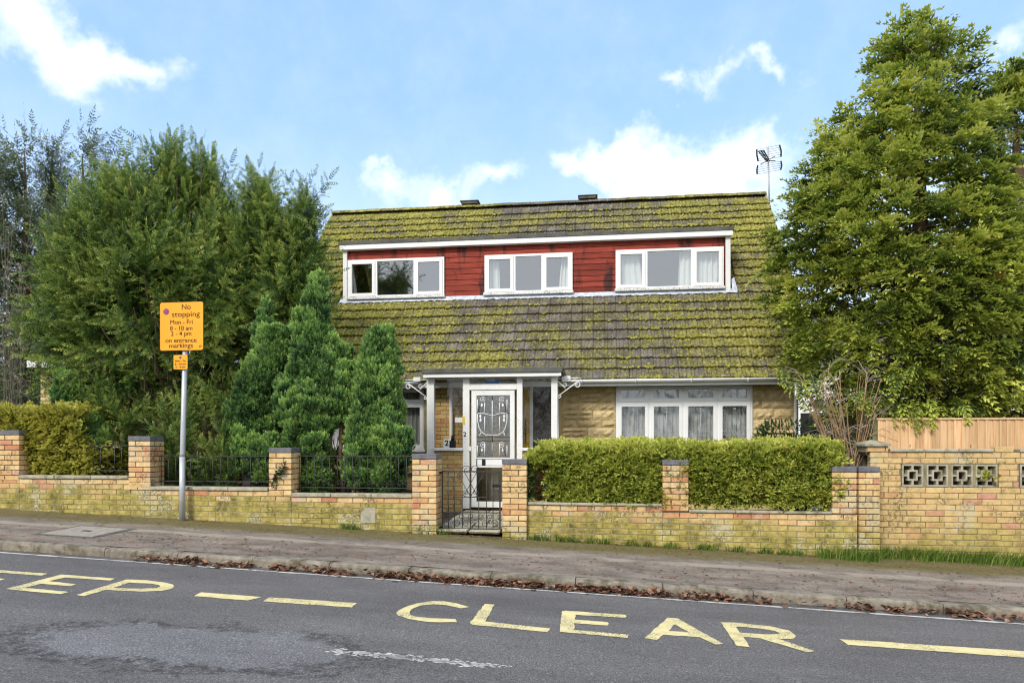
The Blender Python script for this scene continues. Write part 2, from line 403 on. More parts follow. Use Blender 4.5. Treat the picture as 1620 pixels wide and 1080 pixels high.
def roadmat():
    m, t, b = mk('asphalt', .8, .3); p = pos(t)
    sp = t.m('ADD', t.m('MULTIPLY', t.noise(p, 75, 3, .75), .6), t.m('MULTIPLY', t.noise(p, 190, 2, .7), .4))
    c = t.ramp(sp, [(.34, (.030, .0285, .0285)), (.47, (.114, .104, .099)), (.57, (.195, .18, .17)), (.68, (.50, .47, .45))])
    c = t.mix(1, c, t.ramp(t.noise(t.vm('MULTIPLY', p, (.35, 1.3, 1)), 1.1, 6, .7), [(.3, .72), (.7, 1.22)]), 'MULTIPLY')
    ctr = on_road(290, 1020)
    q = t.vm('SUBTRACT', t.vm('ADD', p, t.vm('MULTIPLY', t.vm('SUBTRACT', t.noise(p, 2.6, 7, .75, True), (.5, .5, .5)), (1.3, .9, 0))), (ctr.x, ctr.y, ctr.z))
    q = t.vm('MULTIPLY', q, (1 / 1.12, 1 / .46, 0)); dd = t.vm('LENGTH', q)
    inside = t.step(dd, 1.06, .86)
    c = t.mix(t.m('MULTIPLY', inside, .9), c, t.mix(1, c, (1.22, 1.26, 1.30), 'MULTIPLY'))
    crk = t.noise(p, 16, 6, .8)
    ring = t.m('MULTIPLY', t.step(t.m('ABSOLUTE', t.m('SUBTRACT', dd, 1.06)), .24, .03), t.step(crk, .45, .57))
    ring = t.m('MULTIPLY', ring, t.step(t.noise(p, 1.7, 3), .36, .5))
    c = t.mix(t.m('MULTIPLY', ring, .62), c, (.018, .017, .016))
    y = t.n('SeparateXYZ', {0: p}).outputs[1]
    gut = t.m('MULTIPLY', t.step(y, 6.55, 6.84), t.step(t.noise(p, 9, 4), .3, .6))
    c = t.mix(t.m('MULTIPLY', gut, .7), c, (.075, .055, .042))
    t.put(b.inputs['Base Color'], c); t.put(b.inputs['Roughness'], t.ramp(t.noise(p, .8, 3), [(.3, .6), (.7, .85)]))
    bump(t, b, t.m('SUBTRACT', sp, t.m('MULTIPLY', ring, 1.2)), .55, .008); return m
M_road = roadmat()
def pavemat():
    m, t, b = mk('pavement', .85, .25); p = pos(t); s3 = t.n('SeparateXYZ', {0: p}).outputs
    sp = t.noise(p, 120, 3, .7)
    c = t.ramp(sp, [(.30, (.075, .060, .048)), (.5, (.21, .173, .138)), (.68, (.41, .35, .285))])
    blot = t.noise(t.vm('MULTIPLY', p, (1, 2.2, 1)), 1.6, 7, .7)
    c = t.mix(1, c, t.ramp(blot, [(.32, .48), (.5, .95), (.66, 1.35)]), 'MULTIPLY')
    wob = t.m('MULTIPLY', t.m('SUBTRACT', t.noise(t.vm('MULTIPLY', p, (1, 3, 1)), 2.5, 6, .7), .5), .32)
    yy = t.m('ADD', s3[1], wob)
    strip = t.step(t.m('ABSOLUTE', t.m('SUBTRACT', yy, 8.02)), .13, .06)
    strip = t.m('MULTIPLY', strip, t.step(t.noise(p, 1.1, 4, .6), .36, .52))
    c = t.mix(t.m('MULTIPLY', strip, .75), c, (.37, .31, .255))
    # red-brown leaf mould trodden into the outer half
    red = t.m('MULTIPLY', t.step(yy, 8.15, 7.7), t.step(t.noise(t.vm('MULTIPLY', p, (3, 9, 1)), 2, 6, .75), .53, .63))
    c = t.mix(t.m('MULTIPLY', red, .6), c, (.24, .098, .062))
    mossb = t.m('MULTIPLY', t.step(yy, 8.25, 8.65), t.step(t.noise(p, 3, 5, .65), .22, .42))
    c = t.mix(t.m('MULTIPLY', mossb, .8), c, t.ramp(t.noise(p, 26, 5, .7), [(.35, (.06, .05, .014)), (.65, (.175, .145, .03))]))
    t.put(b.inputs['Base Color'], c); bump(t, b, sp, .5, .006); return m
M_pave = pavemat()
M_kerb = flat('kerb', (.235, .205, .16), .9, .4, 7, grime=((.075, .06, .03), .46, .62, 5, .8), bmp=.6)
M_slab = flat('slab', (.44, .40, .30), .9, .3, 6, grime=((.12, .12, .035), .5, .64, 5, .75), bmp=.4)
M_cover = flat('cover', (.33, .29, .245), .85, .3, 12, bmp=.6)
M_soil = flat('soil', (.075, .055, .035), 1, .4, 9, grime=((.14, .08, .04), .55, .65, 20, .7), bmp=.8)
M_ground = flat('ground', (.07, .095, .03), 1, .4, 2, bmp=.5)
def paintmat(name, c, lo=.62):
    m, t, b = mk(name, .7, .3); p = pos(t)
    f = t.m('MULTIPLY', t.step(t.noise(p, 75, 5, .75), lo, lo + .04), t.step(t.noise(p, 3, 4), .42, .62))
    cc = t.mix(1, c, t.ramp(t.noise(p, 9, 6, .7), [(.3, .8), (.7, 1.08)]), 'MULTIPLY')
    t.put(b.inputs['Base Color'], t.mix(f, cc, (.10, .098, .098))); bump(t, b, t.noise(p, 170, 2), .4, .005); return m
M_paint_y = paintmat('yellow_paint', (.80, .67, .33), .515)
M_paint_w = paintmat('white_paint', (.66, .63, .58), .50)
# ---------------------------------------------------------------- setting: ground, road, pavement, kerb
def grid(xs, ys, zf):
    V = [(x, y, zf(x, y)) for y in ys for x in xs]; n = len(xs)
    F = [(j * n + i, j * n + i + 1, (j + 1) * n + i + 1, (j + 1) * n + i) for j in range(len(ys) - 1) for i in range(n - 1)]
    return V, F
def sheet(name, xs, ys, zf, mat, parent=None):
    V, F = grid(xs, ys, zf); return MB().add(V, F).build(name, mat, parent)
clampx = lambda x: max(-30, min(30, x))
struct(sheet('ground', [-400, -120, -60, -30, -15, 0, 15, 30, 60, 120, 400], [-400, -120, -40, -10, 0, 10, 30, 60, 120, 400], lambda x, y: -.04 * clampx(x) - .55, M_ground))
XS = [x * 2.5 for x in range(-18, 19)]
road = struct(sheet('road', XS, [-.2, 1.6, 3.4, 5.2, YKF], zroad, M_road))
pave = struct(sheet('pavement', XS, [YKB - .01, 7.5, 8.0, 8.6, 9.1, 9.47], zpave, M_pave))
struct(sheet('opposite_pavement', XS, [-2.4, -.2], lambda x, y: -.05 - .0405 * x, M_pave))
def zgarden(x, y):
    z = float(np.interp(x, [-20, -9, -6.4, -4.2, -3.05, -2.65, -.9, .5, 2.8, 3.4, 4.2, 14], [1.1, .80, .66, .55, .42, .20, .18, .20, .12, -.2, -.35, -.7]))
    return z + max(0, min(.12, (y - 9.3) * .03))
struct(sheet('garden_ground', [-20, -12, -9, -7.5, -6.4, -5, -4.2, -3.2, -2.62, -2.3, -1.6, -.9, 0, 1, 2, 3.4, 4.2, 6, 9, 14], [9.2, 9.6, 10.4, 11.2, 12, 16, 22], zgarden, M_soil))
kerb = struct(sheet('kerb', XS, [YKF + .02, YKB], lambda x, y: gkerb(x) - .03, M_kerb))
KS = {}
def kerb_stone_mesh(k):
    if k not in KS:
        L = .86 - .008; r = random.Random(k); mb = MB(); w_ = YKB - YKF
        prof = [(0, -.16), (0, -.032), (.006, -.014), (.018, -.004), (.034, 0), (w_, 0), (w_, -.16)]
        n = 6; V = []; F = []
        for i in range(n + 1):
            e = .008 if i in (0, n) else 0
            for (y, z) in prof:
                V.append((L * (i / n - .5), y + (e if y < .04 else 0) + r.uniform(-.004, .004), z - e * .8 + r.uniform(-.004, .004)))
        q = len(prof)
        for i in range(n):
            for j in range(q - 1): F.append((i * q + j, i * q + j + 1, (i + 1) * q + j + 1, (i + 1) * q + j))
        F.append(tuple(range(q))); F.append(tuple(n * q + j for j in range(q - 1, -1, -1)))
        KS[k] = MB().add(V, [f[::-1] for f in F]).mesh('kerb_stone', M_kerb)
    return KS[k]
x = -11.0
i = 0
while x < 9:
    o = child(kerb, 'kerb_stone', kerb_stone_mesh(i % 4)); o.location = (x, YKF, gkerb(x) + rnd.uniform(-.004, .004)); o.rotation_euler = (rnd.uniform(-.01, .01), math.atan(.0405), rnd.uniform(-.004, .004)); x += .86; i += 1

# access cover in the pavement
def on_pave(px, py):
    q = ray(px, py); Y = 8
    for _ in range(12): Y = (ZC - zpave(q.x / q.y * Y, Y)) / (-q.z / q.y)
    return q.x / q.y * Y, Y
def slab_on(name, poly, h, zf, mat, parent, drop=.03):
    n = len(poly); T = [(x, y, zf(x, y) + h) for x, y in poly]; B = [(x, y, z - h - drop) for x, y, z in T]
    F = [tuple(range(n)), tuple(range(2 * n - 1, n - 1, -1))] + [(i, i + n, (i + 1) % n + n, (i + 1) % n) for i in range(n)]
    F = [f[::-1] for f in F] if sum((poly[i][0] * poly[(i + 1) % n][1] - poly[(i + 1) % n][0] * poly[i][1]) for i in range(n)) < 0 else F
    return MB().add(T + B, F).build(name, mat, parent)
x0, x1 = on_pave(88, 840)[0], on_pave(176, 843)[0]; y0, y1 = on_pave(140, 849)[1], on_pave(140, 833)[1]
cov = thing('access_cover', 'pale concrete access cover let into the pavement left of the sign pole', 'access cover', (x0, y0, zpave(x0, y0)))
slab_on('cover_frame', [(x0 - .07, y0 - .07), (x1 + .07, y0 - .07), (x1 + .07, y1 + .07), (x0 - .07, y1 + .07)], .003, zpave, M_felt, cov)
slab_on('lid', [(x0, y0), (x1, y0), (x1, y1), (x0, y1)], .009, zpave, M_cover, cov)
xm, ym = (x0 + x1) / 2, (y0 + y1) / 2
slab_on('key_slot', [(xm - .06, ym - .03), (xm + .06, ym - .03), (xm + .06, ym + .03), (xm - .06, ym + .03)], .011, zpave, M_dark, cov, .01)

# painted road markings, each one a sheet on the asphalt
def marking(name, outer, hole=None, mat=M_paint_y, dx=0, lift=.004):
    bm = bmesh.new()
    def loop(pts):
        vv = []
        n = len(pts); P3 = [on_road(*p) for p in pts]
        dense = []
        for i in range(n):     # a slightly ragged paint edge
            a, b = P3[i], P3[(i + 1) % n]; k = max(1, int((b - a).length / .05))
            for j in range(k):
                q = a.lerp(b, j / k); jj = 0 if j == 0 else .005
                dense.append((q.x + dx + rnd.uniform(-jj, jj), q.y + rnd.uniform(-jj, jj)))
        vv = [bm.verts.new((x, y, zroad(x, y) + lift)) for x, y in dense]
        for i in range(len(vv)): bm.edges.new((vv[i], vv[(i + 1) % len(vv)]))
    loop(outer)
    if hole: loop(hole)
    bmesh.ops.triangle_fill(bm, edges=bm.edges[:], use_beauty=True, use_dissolve=False)
    for f in bm.faces:
        f.normal_update()
        if f.normal.z < 0: f.normal_flip()
    me = bpy.data.meshes.new(name); bm.to_mesh(me); bm.free(); me.materials.append(mat)
    return child(road, name, me)
def zz(pts, s, ox, oy): return [(ox + x / s, oy + y / s) for x, y in pts]
E2 = zz([(525, 155), (985, 190), (942, 207), (560, 181), (418, 212), (650, 238), (600, 255), (345, 235), (215, 268), (592, 305), (520, 324), (45, 280)], 5.4, 0, 880)
e1 = on_road(77.8, 907.4).x - on_road(182.4, 915.7).x
marking('painted_letter', E2, dx=e1); marking('painted_letter', E2)
marking('painted_letter', zz([(1080, 198), (1250, 203), (1420, 225), (1475, 240), (1490, 254), (1470, 275), (1380, 295), (1200, 302), (905, 287), (715, 341), (650, 330)], 5.4, 0, 880),
        zz([(1105, 225), (1290, 233), (1360, 247), (1372, 258), (1340, 271), (1200, 276), (970, 270)], 5.4, 0, 880))
marking('painted_dash', zz([(155, 145), (672, 185), (550, 215), (90, 178)], 5.4, 290, 910))
marking('painted_dash', zz([(735, 188), (1485, 237), (1440, 275), (680, 222)], 5.4, 290, 910))
marking('painted_letter', zz([(765, 175), (650, 140), (540, 122), (430, 120), (290, 140), (180, 175), (120, 205), (97, 228), (115, 252), (200, 282), (340, 305), (480, 315), (655, 313), (640, 285), (420, 277), (270, 262), (228, 245), (220, 225), (240, 195), (320, 160), (440, 150), (560, 158), (690, 187)], 5.786, 610, 930))
marking('painted_letter', zz([(905, 147), (997, 150), (912, 308), (1510, 372), (1480, 403), (800, 338), (770, 322)], 5.786, 610, 930))
marking('painted_letter', zz([(112, 97), (140, 92), (690, 130), (702, 145), (685, 157), (235, 130), (230, 175), (530, 197), (540, 212), (525, 228), (225, 208), (222, 268), (722, 312), (710, 342), (90, 285)], 5.786, 870, 950))
marking('painted_letter', zz([(1075, 157), (1165, 162), (1590, 398), (1515, 402), (1370, 335), (1040, 312), (980, 362), (865, 343)], 5.786, 870, 950), zz([(1145, 217), (1275, 290), (1085, 278)], 5.786, 870, 950))
marking('painted_letter', zz([(115, 82), (240, 85), (560, 118), (740, 157), (805, 205), (780, 235), (650, 235), (975, 345), (940, 355), (890, 352), (480, 230), (325, 215), (383, 310), (265, 297)], 5.786, 1120, 970), zz([(258, 122), (480, 140), (620, 165), (660, 190), (540, 195), (295, 178)], 5.786, 1120, 970))
marking('painted_dash', [(1328.3, 1010.9), (1760, 1039), (1760, 1050.3), (1341.3, 1020)])
# thin white line along the edge of the road
V = []; F = []
N_ = 260
for i in range(N_ + 1):
    x = -14 + 26 * i / N_; y = 6.70 - .006 * (x + 7)
    wv = .032 * (.75 + .4 * math.sin(i * 1.7) * math.sin(i * .37))
    V += [(x, y - wv, zroad(x, y - wv) + .004), (x, y + wv, zroad(x, y + wv) + .004)]
F = [(2 * i, 2 * i + 2, 2 * i + 3, 2 * i + 1) for i in range(N_)]
MB().add(V, F).build('edge_line', M_paint_w, road)
# what is left of an old white line further out
mb = MB()
pA, pB = on_road(525, 1029), on_road(810, 1056)
for i in range(520):
    k = rnd.random() ** 1.0; dens = .25 + .75 * math.exp(-((k - .35) / .3) ** 2)
    if rnd.random() > dens: continue
    q = pA.lerp(pB, k); x = q.x + rnd.gauss(0, .02); y = q.y + rnd.gauss(0, .025); s_ = rnd.uniform(.006, .022)
    V = [(x + s_ * rnd.uniform(.6, 1.8) * math.cos(a), y + s_ * rnd.uniform(.4, .9) * math.sin(a)) for a in (0, 1.2, 2.4, 3.5, 5)]
    mb.add([(a, b, zroad(a, b) + .003) for a, b in V], [(0, 1, 2, 3, 4)])
o = mb.build('worn_paint_flakes', M_paint_w, road); o['kind'] = 'stuff'

# ---------------------------------------------------------------- brickwork
BM = {}
def brick_mesh(kind, mat, k):
    key = (kind, mat.name, k)
    if key not in BM:
        dims = {'stretcher': (.215, .1025, .065), 'header': (.1025, .1025, .065), 'end': (.1025, .215, .065), 'rear': (.1025, .1025, .065), 'cap': (.16, .33, .068)}[kind]
        V, F = chamf(*dims, .004, .0022, random.Random(k * 7 + len(kind)))
        me = bpy.data.meshes.new('brick'); me.from_pydata(V, [], F); me.materials.append(mat); me.update(); BM[key] = me
    return BM[key]
def brick(parent, kind, cx, cy_, cz, mat, sx=1, name='brick'):
    o = put(name, brick_mesh(kind, mat, rnd.randrange(4)), parent); o.matrix_parent_inverse = PINV[parent.name]
    o.location = (cx, cy_ + rnd.uniform(-.0025, .0025), cz + rnd.uniform(-.001, .001)); o.scale = (sx, 1, 1); o.rotation_euler = (0, rnd.uniform(-.006, .006), rnd.uniform(-.008, .008))
    return o
PINV = {}
def reg(o): PINV[o.name] = parent_inv(o); return o
def course(parent, x0, x1, zc, Y, matf, shift, holes=()):
    x = x0 - shift
    while x < x1 - .02:
        a, b = max(x, x0), min(x + .215, x1); x += .225
        if b - a < .03: continue
        cx = (a + b) / 2
        if any(h[0] < cx < h[1] and h[2] < zc < h[3] for h in holes): continue
        L = b - a; kind = 'header' if L < .13 else 'stretcher'
        brick(parent, kind, cx, Y + .1025 / 2, zc, matf(zc, cx), L / (.1025 if kind == 'header' else .215))
def pier(parent, x0, x1, z0, ztop, Y, matf, seen='right', caps=True):
    """square pier one and a half bricks wide, bonded; the side that can be seen gets its bricks too"""
    W = x1 - x0; n = int(round((ztop - z0) / .075)); k = W / .3275; dp = .3275
    for i in range(n):
        zc = ztop - .0375 - i * .075
        for_ = (i % 2 == 0)
        s0, s1 = ('header', 'stretcher') if for_ else ('stretcher', 'header')
        w0 = (.1025 if for_ else .215) * k
        brick(parent, s0, x0 + w0 / 2, Y + .05125, zc, matf(zc, x0), k)
        w1 = (.215 if for_ else .1025) * k
        side_end = (w1 if seen == 'right' else w0) < .15
        if side_end and seen == 'right':
            brick(parent, 'end', x1 - w1 / 2, Y + .1075, zc, matf(zc, x1), k); brick(parent, 'rear', x1 - .05125 * k, Y + .2763, zc, matf(zc, x1), k)
        else:
            brick(parent, s1, x1 - w1 / 2, Y + .05125, zc, matf(zc, x1), k)
            if seen == 'right': brick(parent, 'end', x1 - .05125 * k, Y + .2200, zc, matf(zc, x1), k)
        if seen == 'left':
            brick(parent, 'end', x0 + .05125 * k, Y + .2200, zc, matf(zc, x0), k)
    MB().box(x0 + .006, x1 - .006, Y + .007, Y + dp - .004, z0 - .05, ztop - .001).build('mortar', M_mortar_d, parent)
    if caps:
        for j in range(2):
            xc = x0 + W * (.27 if j == 0 else .76); o = brick(parent, 'cap', xc, Y + dp / 2, ztop + .036, M_blue, (W + .03) / .33 * (1.06 if j == 0 else .92), 'cap_brick')
def coping(parent, x0, x1, z, Y, n=0, thick=.05):
    n = n or max(1, int(round((x1 - x0) / .62))); L = (x1 - x0) / n
    for i in range(n):
        V, F = chamf(L - .008, .17, thick, .008, .003, rnd)
        me = bpy.data.meshes.new('coping_stone'); me.from_pydata(V, [], F); me.materials.append(M_cope)
        o = child(parent, 'coping_stone', me); o.location = (x0 + L * (i + .5), Y + .062, z + thick / 2 + .002); o.rotation_euler = (0, rnd.uniform(-.004, .004), rnd.uniform(-.006, .006))
def old_new(ztop, n=1):
    return lambda z, x: (M_brick if z > ztop - .075 * n - rnd.choice((0, 0, 0, .075)) else M_brick_a)
clean = lambda z, x: M_brick
wall_l = reg(thing('brick_wall', 'low yellow brick front wall in three steps with railings, left of the gate', 'wall', (XA(340, YW), YW, gwall(XA(340, YW)))))
bays_l = [(30.5, 203, .90), (238, 425, .75), (461, 652.5, .675)]
XL0 = -10.6
def bay(wall, x0, x1, ztop, holes=(), mats=None, Y=YW, zb=None):
    z = ztop - .0375; i = 0
    zb = zb if zb is not None else gwall(x1)
    while z > zb - .04:
        course(wall, x0, x1, z, Y, mats or old_new(ztop), .1125 if i % 2 else 0, holes); z -= .075; i += 1
    MB().box(x0 - .002, x1 + .002, Y + .0035, Y + .105, zb - .15, ztop).build('mortar', M_mortar, wall)
edgesL = []
for (a, b, zt) in bays_l:
    x0, x1 = XA(a, YW), XA(b, YW); edgesL.append((x0, x1, zt))
# brickwork under the piers belongs to the wall too, so each bay runs on to the next one
full = [(XA(0, YW) - 2.2, edgesL[0][0], .90), (edgesL[0][0], edgesL[1][0] - .0, .90), (edgesL[1][0], edgesL[2][0], .75), (edgesL[2][0], edgesL[2][1], .675)]
pl = [(XA(-4, YW), edgesL[0][0], 1.545, .90), (edgesL[0][1], edgesL[1][0], 1.455, .75), (edgesL[1][1], edgesL[2][0], 1.29, .675)]
xp = XA(582.5, YW); zp = ZA(582, 815, YW)
for (x0, x1, zt), pr in zip(full, [None] + pl[1:] + [None]):
    bay(wall_l, x0, x1, zt, holes=((xp - .1, xp + .1, zp - .12, zp + .12),), zb=gwall((x0 + x1) / 2) - .03)
coping(wall_l, XA(0, YW) - 2.2, XA(-4, YW) - .01, .90, YW)
for (x0, x1, zt), n in zip(edgesL, (3, 3, 3)): coping(wall_l, x0, x1, zt, YW, n)
for (x0, x1, zt, zb) in pl: pier(wall_l, x0 + .004, x1 - .004, zb if zb != .90 else .90, zt, YW - .004, clean, 'right')
o = MB().box(xp - .105, xp + .105, YW - .006, YW + .05, zp - .105, zp + .105, .006).build('concrete_block', M_cope, wall_l)

def gate_pier(label, x0, x1, ztop):
    zb = gwall(x1) - .03
    t = reg(thing('gate_pier', label, 'gate pier', ((x0 + x1) / 2, YW + .1, zb), 'brick piers beside the garden gate'))
    n = math.ceil((ztop - zb) / .075); pier(t, x0, x1, ztop - n * .075, ztop, YW - .07, lambda z, x: M_brick if z > zb + .16 else M_brick_a, 'right')
    return t
gate_pier('brick gate pier with blue cap, on the hinge side between conifers and gate', XA(652, YW - .07), XA(690, YW - .07), 1.21)
gate_pier('brick gate pier with blue cap, on the latch side at the hedge end', XA(794.5, YW - .07), XA(833, YW - .07), 1.14)

wall_r = reg(thing('brick_wall', 'low yellow brick front wall under the clipped hedge, right of the gate', 'wall', (XA(1080, YW), YW, gwall(XA(1080, YW)))))
xr0, xr1, xr2, xr3, xr4 = XA(834, YW), XA(1048, YW), XA(1089.5, YW), XA(1316, YW), XA(1356, YW)
bay(wall_r, xr0, xr1, .60, zb=gwall(xr1)); bay(wall_r, xr1, xr4, .525, zb=gwall(xr4) + .02)
coping(wall_r, xr0, xr1, .60, YW, 3, .035); coping(wall_r, xr2, xr3, .525, YW, 3, .035)
pier(wall_r, xr1 + .003, xr2 - .003, .525, 1.14, YW - .004, clean, 'left'); pier(wall_r, xr3 + .003, xr4 - .006, .525, 1.06, YW - .004, clean, 'left')

# neighbour's wall: end pier, high brick wall with pierced screen blocks, stone coping
wall_n = reg(thing('brick_wall', 'tall buff brick neighbouring wall with pierced concrete blocks under the board fence', 'wall', (XA(1500, YN), YN, gwall(5))))
xq0, xq1 = XA(1358.5, YW), XA(1391, YW)
pier(wall_n, xq0, xq1, -.12, 1.06, YW - .02, lambda z, x: M_brick if z > .80 else M_brick_n, 'left')
xs0, xs1 = XA(1390, YN) - .1, 7.4
zs1, zs0 = ZA(1500, 738, YN), ZA(1500, 770.5, YN)
scr = [XA(p, YN) for p in (1427, 1466, 1505, 1543.5, 1614)]
sw = XA(1461, YN) - XA(1427, YN)
zt = ZA(1480, 716.5, YN); zt = zs0 + round((zt - zs0) / .075) * .075
holes = [(s_ - .02, s_ + sw + .02, zs0 - .001, zs1 + .02) for s_ in scr]
hx0, hx1 = scr[0] - .015, scr[3] + sw + .015
nrows = int(round((zs1 - zs0) / .075)); zs1 = zs0 + nrows * .075
z = zt - .0375; i = 0
nmat = lambda z, x: M_brick_n
while z > -.5:
    sh = (i * .5 % 1) * .225 * (.5 if i % 3 else .8)
    if zs0 < z < zs1:
        course(wall_n, xs0, hx0, z, YN, nmat, sh); course(wall_n, hx1, scr[4] - .015, z, YN, nmat, sh); course(wall_n, scr[4] + sw + .015, xs1, z, YN, nmat, sh)
    else: course(wall_n, xs0, xs1, z, YN, nmat, sh)
    z -= .075; i += 1
mb = MB()
mb.box(xs0, xs1, YN + .006, YN + .1, -.7, zs0); mb.box(xs0, xs1, YN + .006, YN + .1, zs1, zt)
mb.box(xs0, hx0, YN + .006, YN + .1, zs0, zs1); mb.box(hx1, scr[4] - .015, YN + .006, YN + .1, zs0, zs1); mb.box(scr[4] + sw + .015, xs1, YN + .006, YN + .1, zs0, zs1)
for a in range(3): mb.box(scr[a] + sw + .002, scr[a + 1] - .002, YN + .004, YN + .1, zs0, zs1)
mb.build('mortar', M_mortar, wall_n)
def screen_block(xa):
    b = MB(); x1, z0, z1 = xa + sw, zs0 + .006, zs1 - .004; y0, y1 = YN + .002, YN + .092; t_ = .022
    b.box(xa, xa + t_, y0, y1, z0, z1); b.box(x1 - t_, x1, y0, y1, z0, z1); b.box(xa + t_, x1 - t_, y0, y1, z0, z0 + t_); b.box(xa + t_, x1 - t_, y0, y1, z1 - t_, z1)
    xc, zc, h = (xa + x1) / 2, (z0 + z1) / 2, (z1 - z0) * .24; hh = sw * .24
    b.box(xc - hh, xc - hh + t_, y0, y1, zc - h, zc + h); b.box(xc + hh - t_, xc + hh, y0, y1, zc - h, zc + h); b.box(xc - hh + t_, xc + hh - t_, y0, y1, zc - h, zc - h + t_); b.box(xc - hh + t_, xc + hh - t_, y0, y1, zc + h - t_, zc + h)
    b.box(xa + t_, xc - hh, y0, y1, zc - t_ * .6, zc + t_ * .6); b.box(xc + hh, x1 - t_, y0, y1, zc - t_ * .6, zc + t_ * .6)
    b.box(xc - t_ * .6, xc + t_ * .6, y0, y1, z0 + t_, zc - h); b.box(xc - t_ * .6, xc + t_ * .6, y0, y1, zc + h, z1 - t_)
    b.build('screen_block', M_cope, wall_n)
for a in scr: screen_block(a)
MB().box(xs0, xs1, YN + .25, YN + .35, -.5, zs1 + .1).build('rear_skin', M_mortar_d, wall_n)
xc1 = XA(1572, YN)
coping(wall_n, XA(1407, YN), xc1, zt, YN, 3, .04); coping(wall_n, XA(1612, YN), xs1, zt, YN, 2, .04)
course(wall_n, XA(1372, YN), XA(1405, YN), zt + .0375, YN - .01, nmat, 0); course(wall_n, XA(1574, YN), XA(1608, YN), zt + .0375, YN - .01, nmat, 0)
xa, xb = XA(1366, YN), XA(1408, YN)
mb = MB(); zc0 = zt + .078
mb.add([(xa, YN - .04, zc0), (xb, YN - .04, zc0), (xb, YN + .36, zc0), (xa, YN + .36, zc0), (xa, YN - .04, zc0 + .03), (xb, YN - .04, zc0 + .03), (xb, YN + .36, zc0 + .03), (xa, YN + .36, zc0 + .03), ((xa + xb) / 2, YN + .16, zc0 + .085)],
       [(0, 3, 2, 1), (0, 1, 5, 4), (1, 2, 6, 5), (2, 3, 7, 6), (3, 0, 4, 7), (4, 5, 8), (5, 6, 8), (6, 7, 8), (7, 4, 8)]).build('cap_stone', M_cope, wall_n)
MB().box(xa + .03, XA(1405, YN), YN + .003, YN + .3, zt, zc0).build('cap_bed', M_mortar, wall_n)

# board fence above the neighbour's wall
YF = 9.72
fence = reg(thing('board_fence', 'new pale timber board fence standing above the neighbouring brick wall', 'fence', (XA(1500, YF), YF, .2)))
zf1 = ZA(1450, 661, YF); xf = XA(1388, YF)
while xf < 8.2:
    wd = rnd.choice((.098, .098, .102, .094, .085, .075, .11)); y_ = YF + rnd.uniform(-.003, .003)
    # feather edge: thick on one side, thin on the other
    V = [(xf, y_ - .022, .1), (xf + wd + .008, y_ - .004, .1), (xf + wd + .008, y_ + .004, .1), (xf, y_ + .004, .1)]
    V += [(a, b, zf1 - .03 + rnd.uniform(-.002, .002)) for a, b, c in V]
    MB().add(V, [(0, 3, 2, 1), (4, 5, 6, 7), (0, 1, 5, 4), (1, 2, 6, 5), (2, 3, 7, 6), (3, 0, 4, 7)]).build('board', M_board, fence); xf += wd
MB().box(XA(1386, YF), 8.3, YF - .03, YF + .05, zf1 - .028, zf1, .004).build('top_rail', M_board, fence)
MB().box(XA(1386, YF), 8.3, YF + .01, YF + .06, zf1 - .3, zf1 - .22).build('arris_rail', M_board, fence)
MB().box(XA(1380, YF), XA(1387, YF), YF - .02, YF + .08, .1, zf1 + .06, .004).build('post', M_oldwood, fence)
# dark boarded return fence running back along the side boundary
sfen = reg(thing('side_fence', 'dark green-stained side fence running back beside the bare shrub', 'fence', (XA(1366, 10.3), 10.3, .2)))
for k in range(14):
    y_ = 10.15 + k * .15; xx = XA(1384, 9.9) + .02
    MB().box(xx - .012, xx + .012, y_, y_ + .142, .1, ZA(1370, 646, 10.5) + .0 + rnd.uniform(-.01, .01)).build('board', M_oldwood, sfen)
MB().box(XA(1362, 10.2), XA(1385, 10.2), 10.2, 10.23, .1, ZA(1370, 648, 10.2)).build('end_board', M_oldwood, sfen)

# ---------------------------------------------------------------- railings and gate
def arc(c, r, a0, a1, Y, n=14, rx=None): return [(c[0] + (rx or r) * math.cos(a0 + (a1 - a0) * i / n), Y, c[1] + r * math.sin(a0 + (a1 - a0) * i / n)) for i in range(n + 1)]
def spiral(c, r, a0, turns, Y, rend=.3, n=26): return [(c[0] + r * (1 - (1 - rend) * i / n) * math.cos(a0 + turns * 2 * math.pi * i / n), Y, c[1] + r * (1 - (1 - rend) * i / n) * math.sin(a0 + turns * 2 * math.pi * i / n)) for i in range(n + 1)]
def railing(label, x0, x1, zbase, h, posts):
    Y = YW + .20
    t = reg(thing('iron_railing', label, 'railing', ((x0 + x1) / 2, Y, zbase), 'black iron railings on the left front wall'))
    for z in (zbase + .07, zbase + h): MB().box(x0, x1, Y - .009, Y + .009, z - .006, z + .006).build('rail', M_iron, t)
    n = int((x1 - x0) / .115)
    for i in range(n + 1):
        x = x0 + .02 + (x1 - x0 - .04) * i / n
        MB().tube([(x, Y, zbase + .045 if i % 6 else zbase - .0), (x, Y, zbase + h - .004)], .0055, 6).build('baluster', M_iron, t)
    return t
for (x0, x1, zt), h, lb in zip(edgesL, (.44, .44, .52), ('black iron railing in front of the golden hedge, furthest from the gate', 'black iron railing under the dark yew, behind the sign pole', 'black iron railing before the green conifers, nearest the gate')):
    t = railing(lb, x0 + .01, x1 - .01, zt + .05, h, 0)
    if h > .5:
        for k in range(7):
            x = x0 + .2 + k * (x1 - x0 - .4) / 6; mb = MB()
            for sgn in (-1, 1):
                mb.tube(spiral((x + sgn * .035, zt + .20), .038, 0 if sgn < 0 else math.pi, 1.1 * sgn, YW + .20), .004, 5)
            mb.build('scroll', M_iron, t)
YG = YW + .12
gx0, gx1 = XA(699, YG), XA(792, YG)
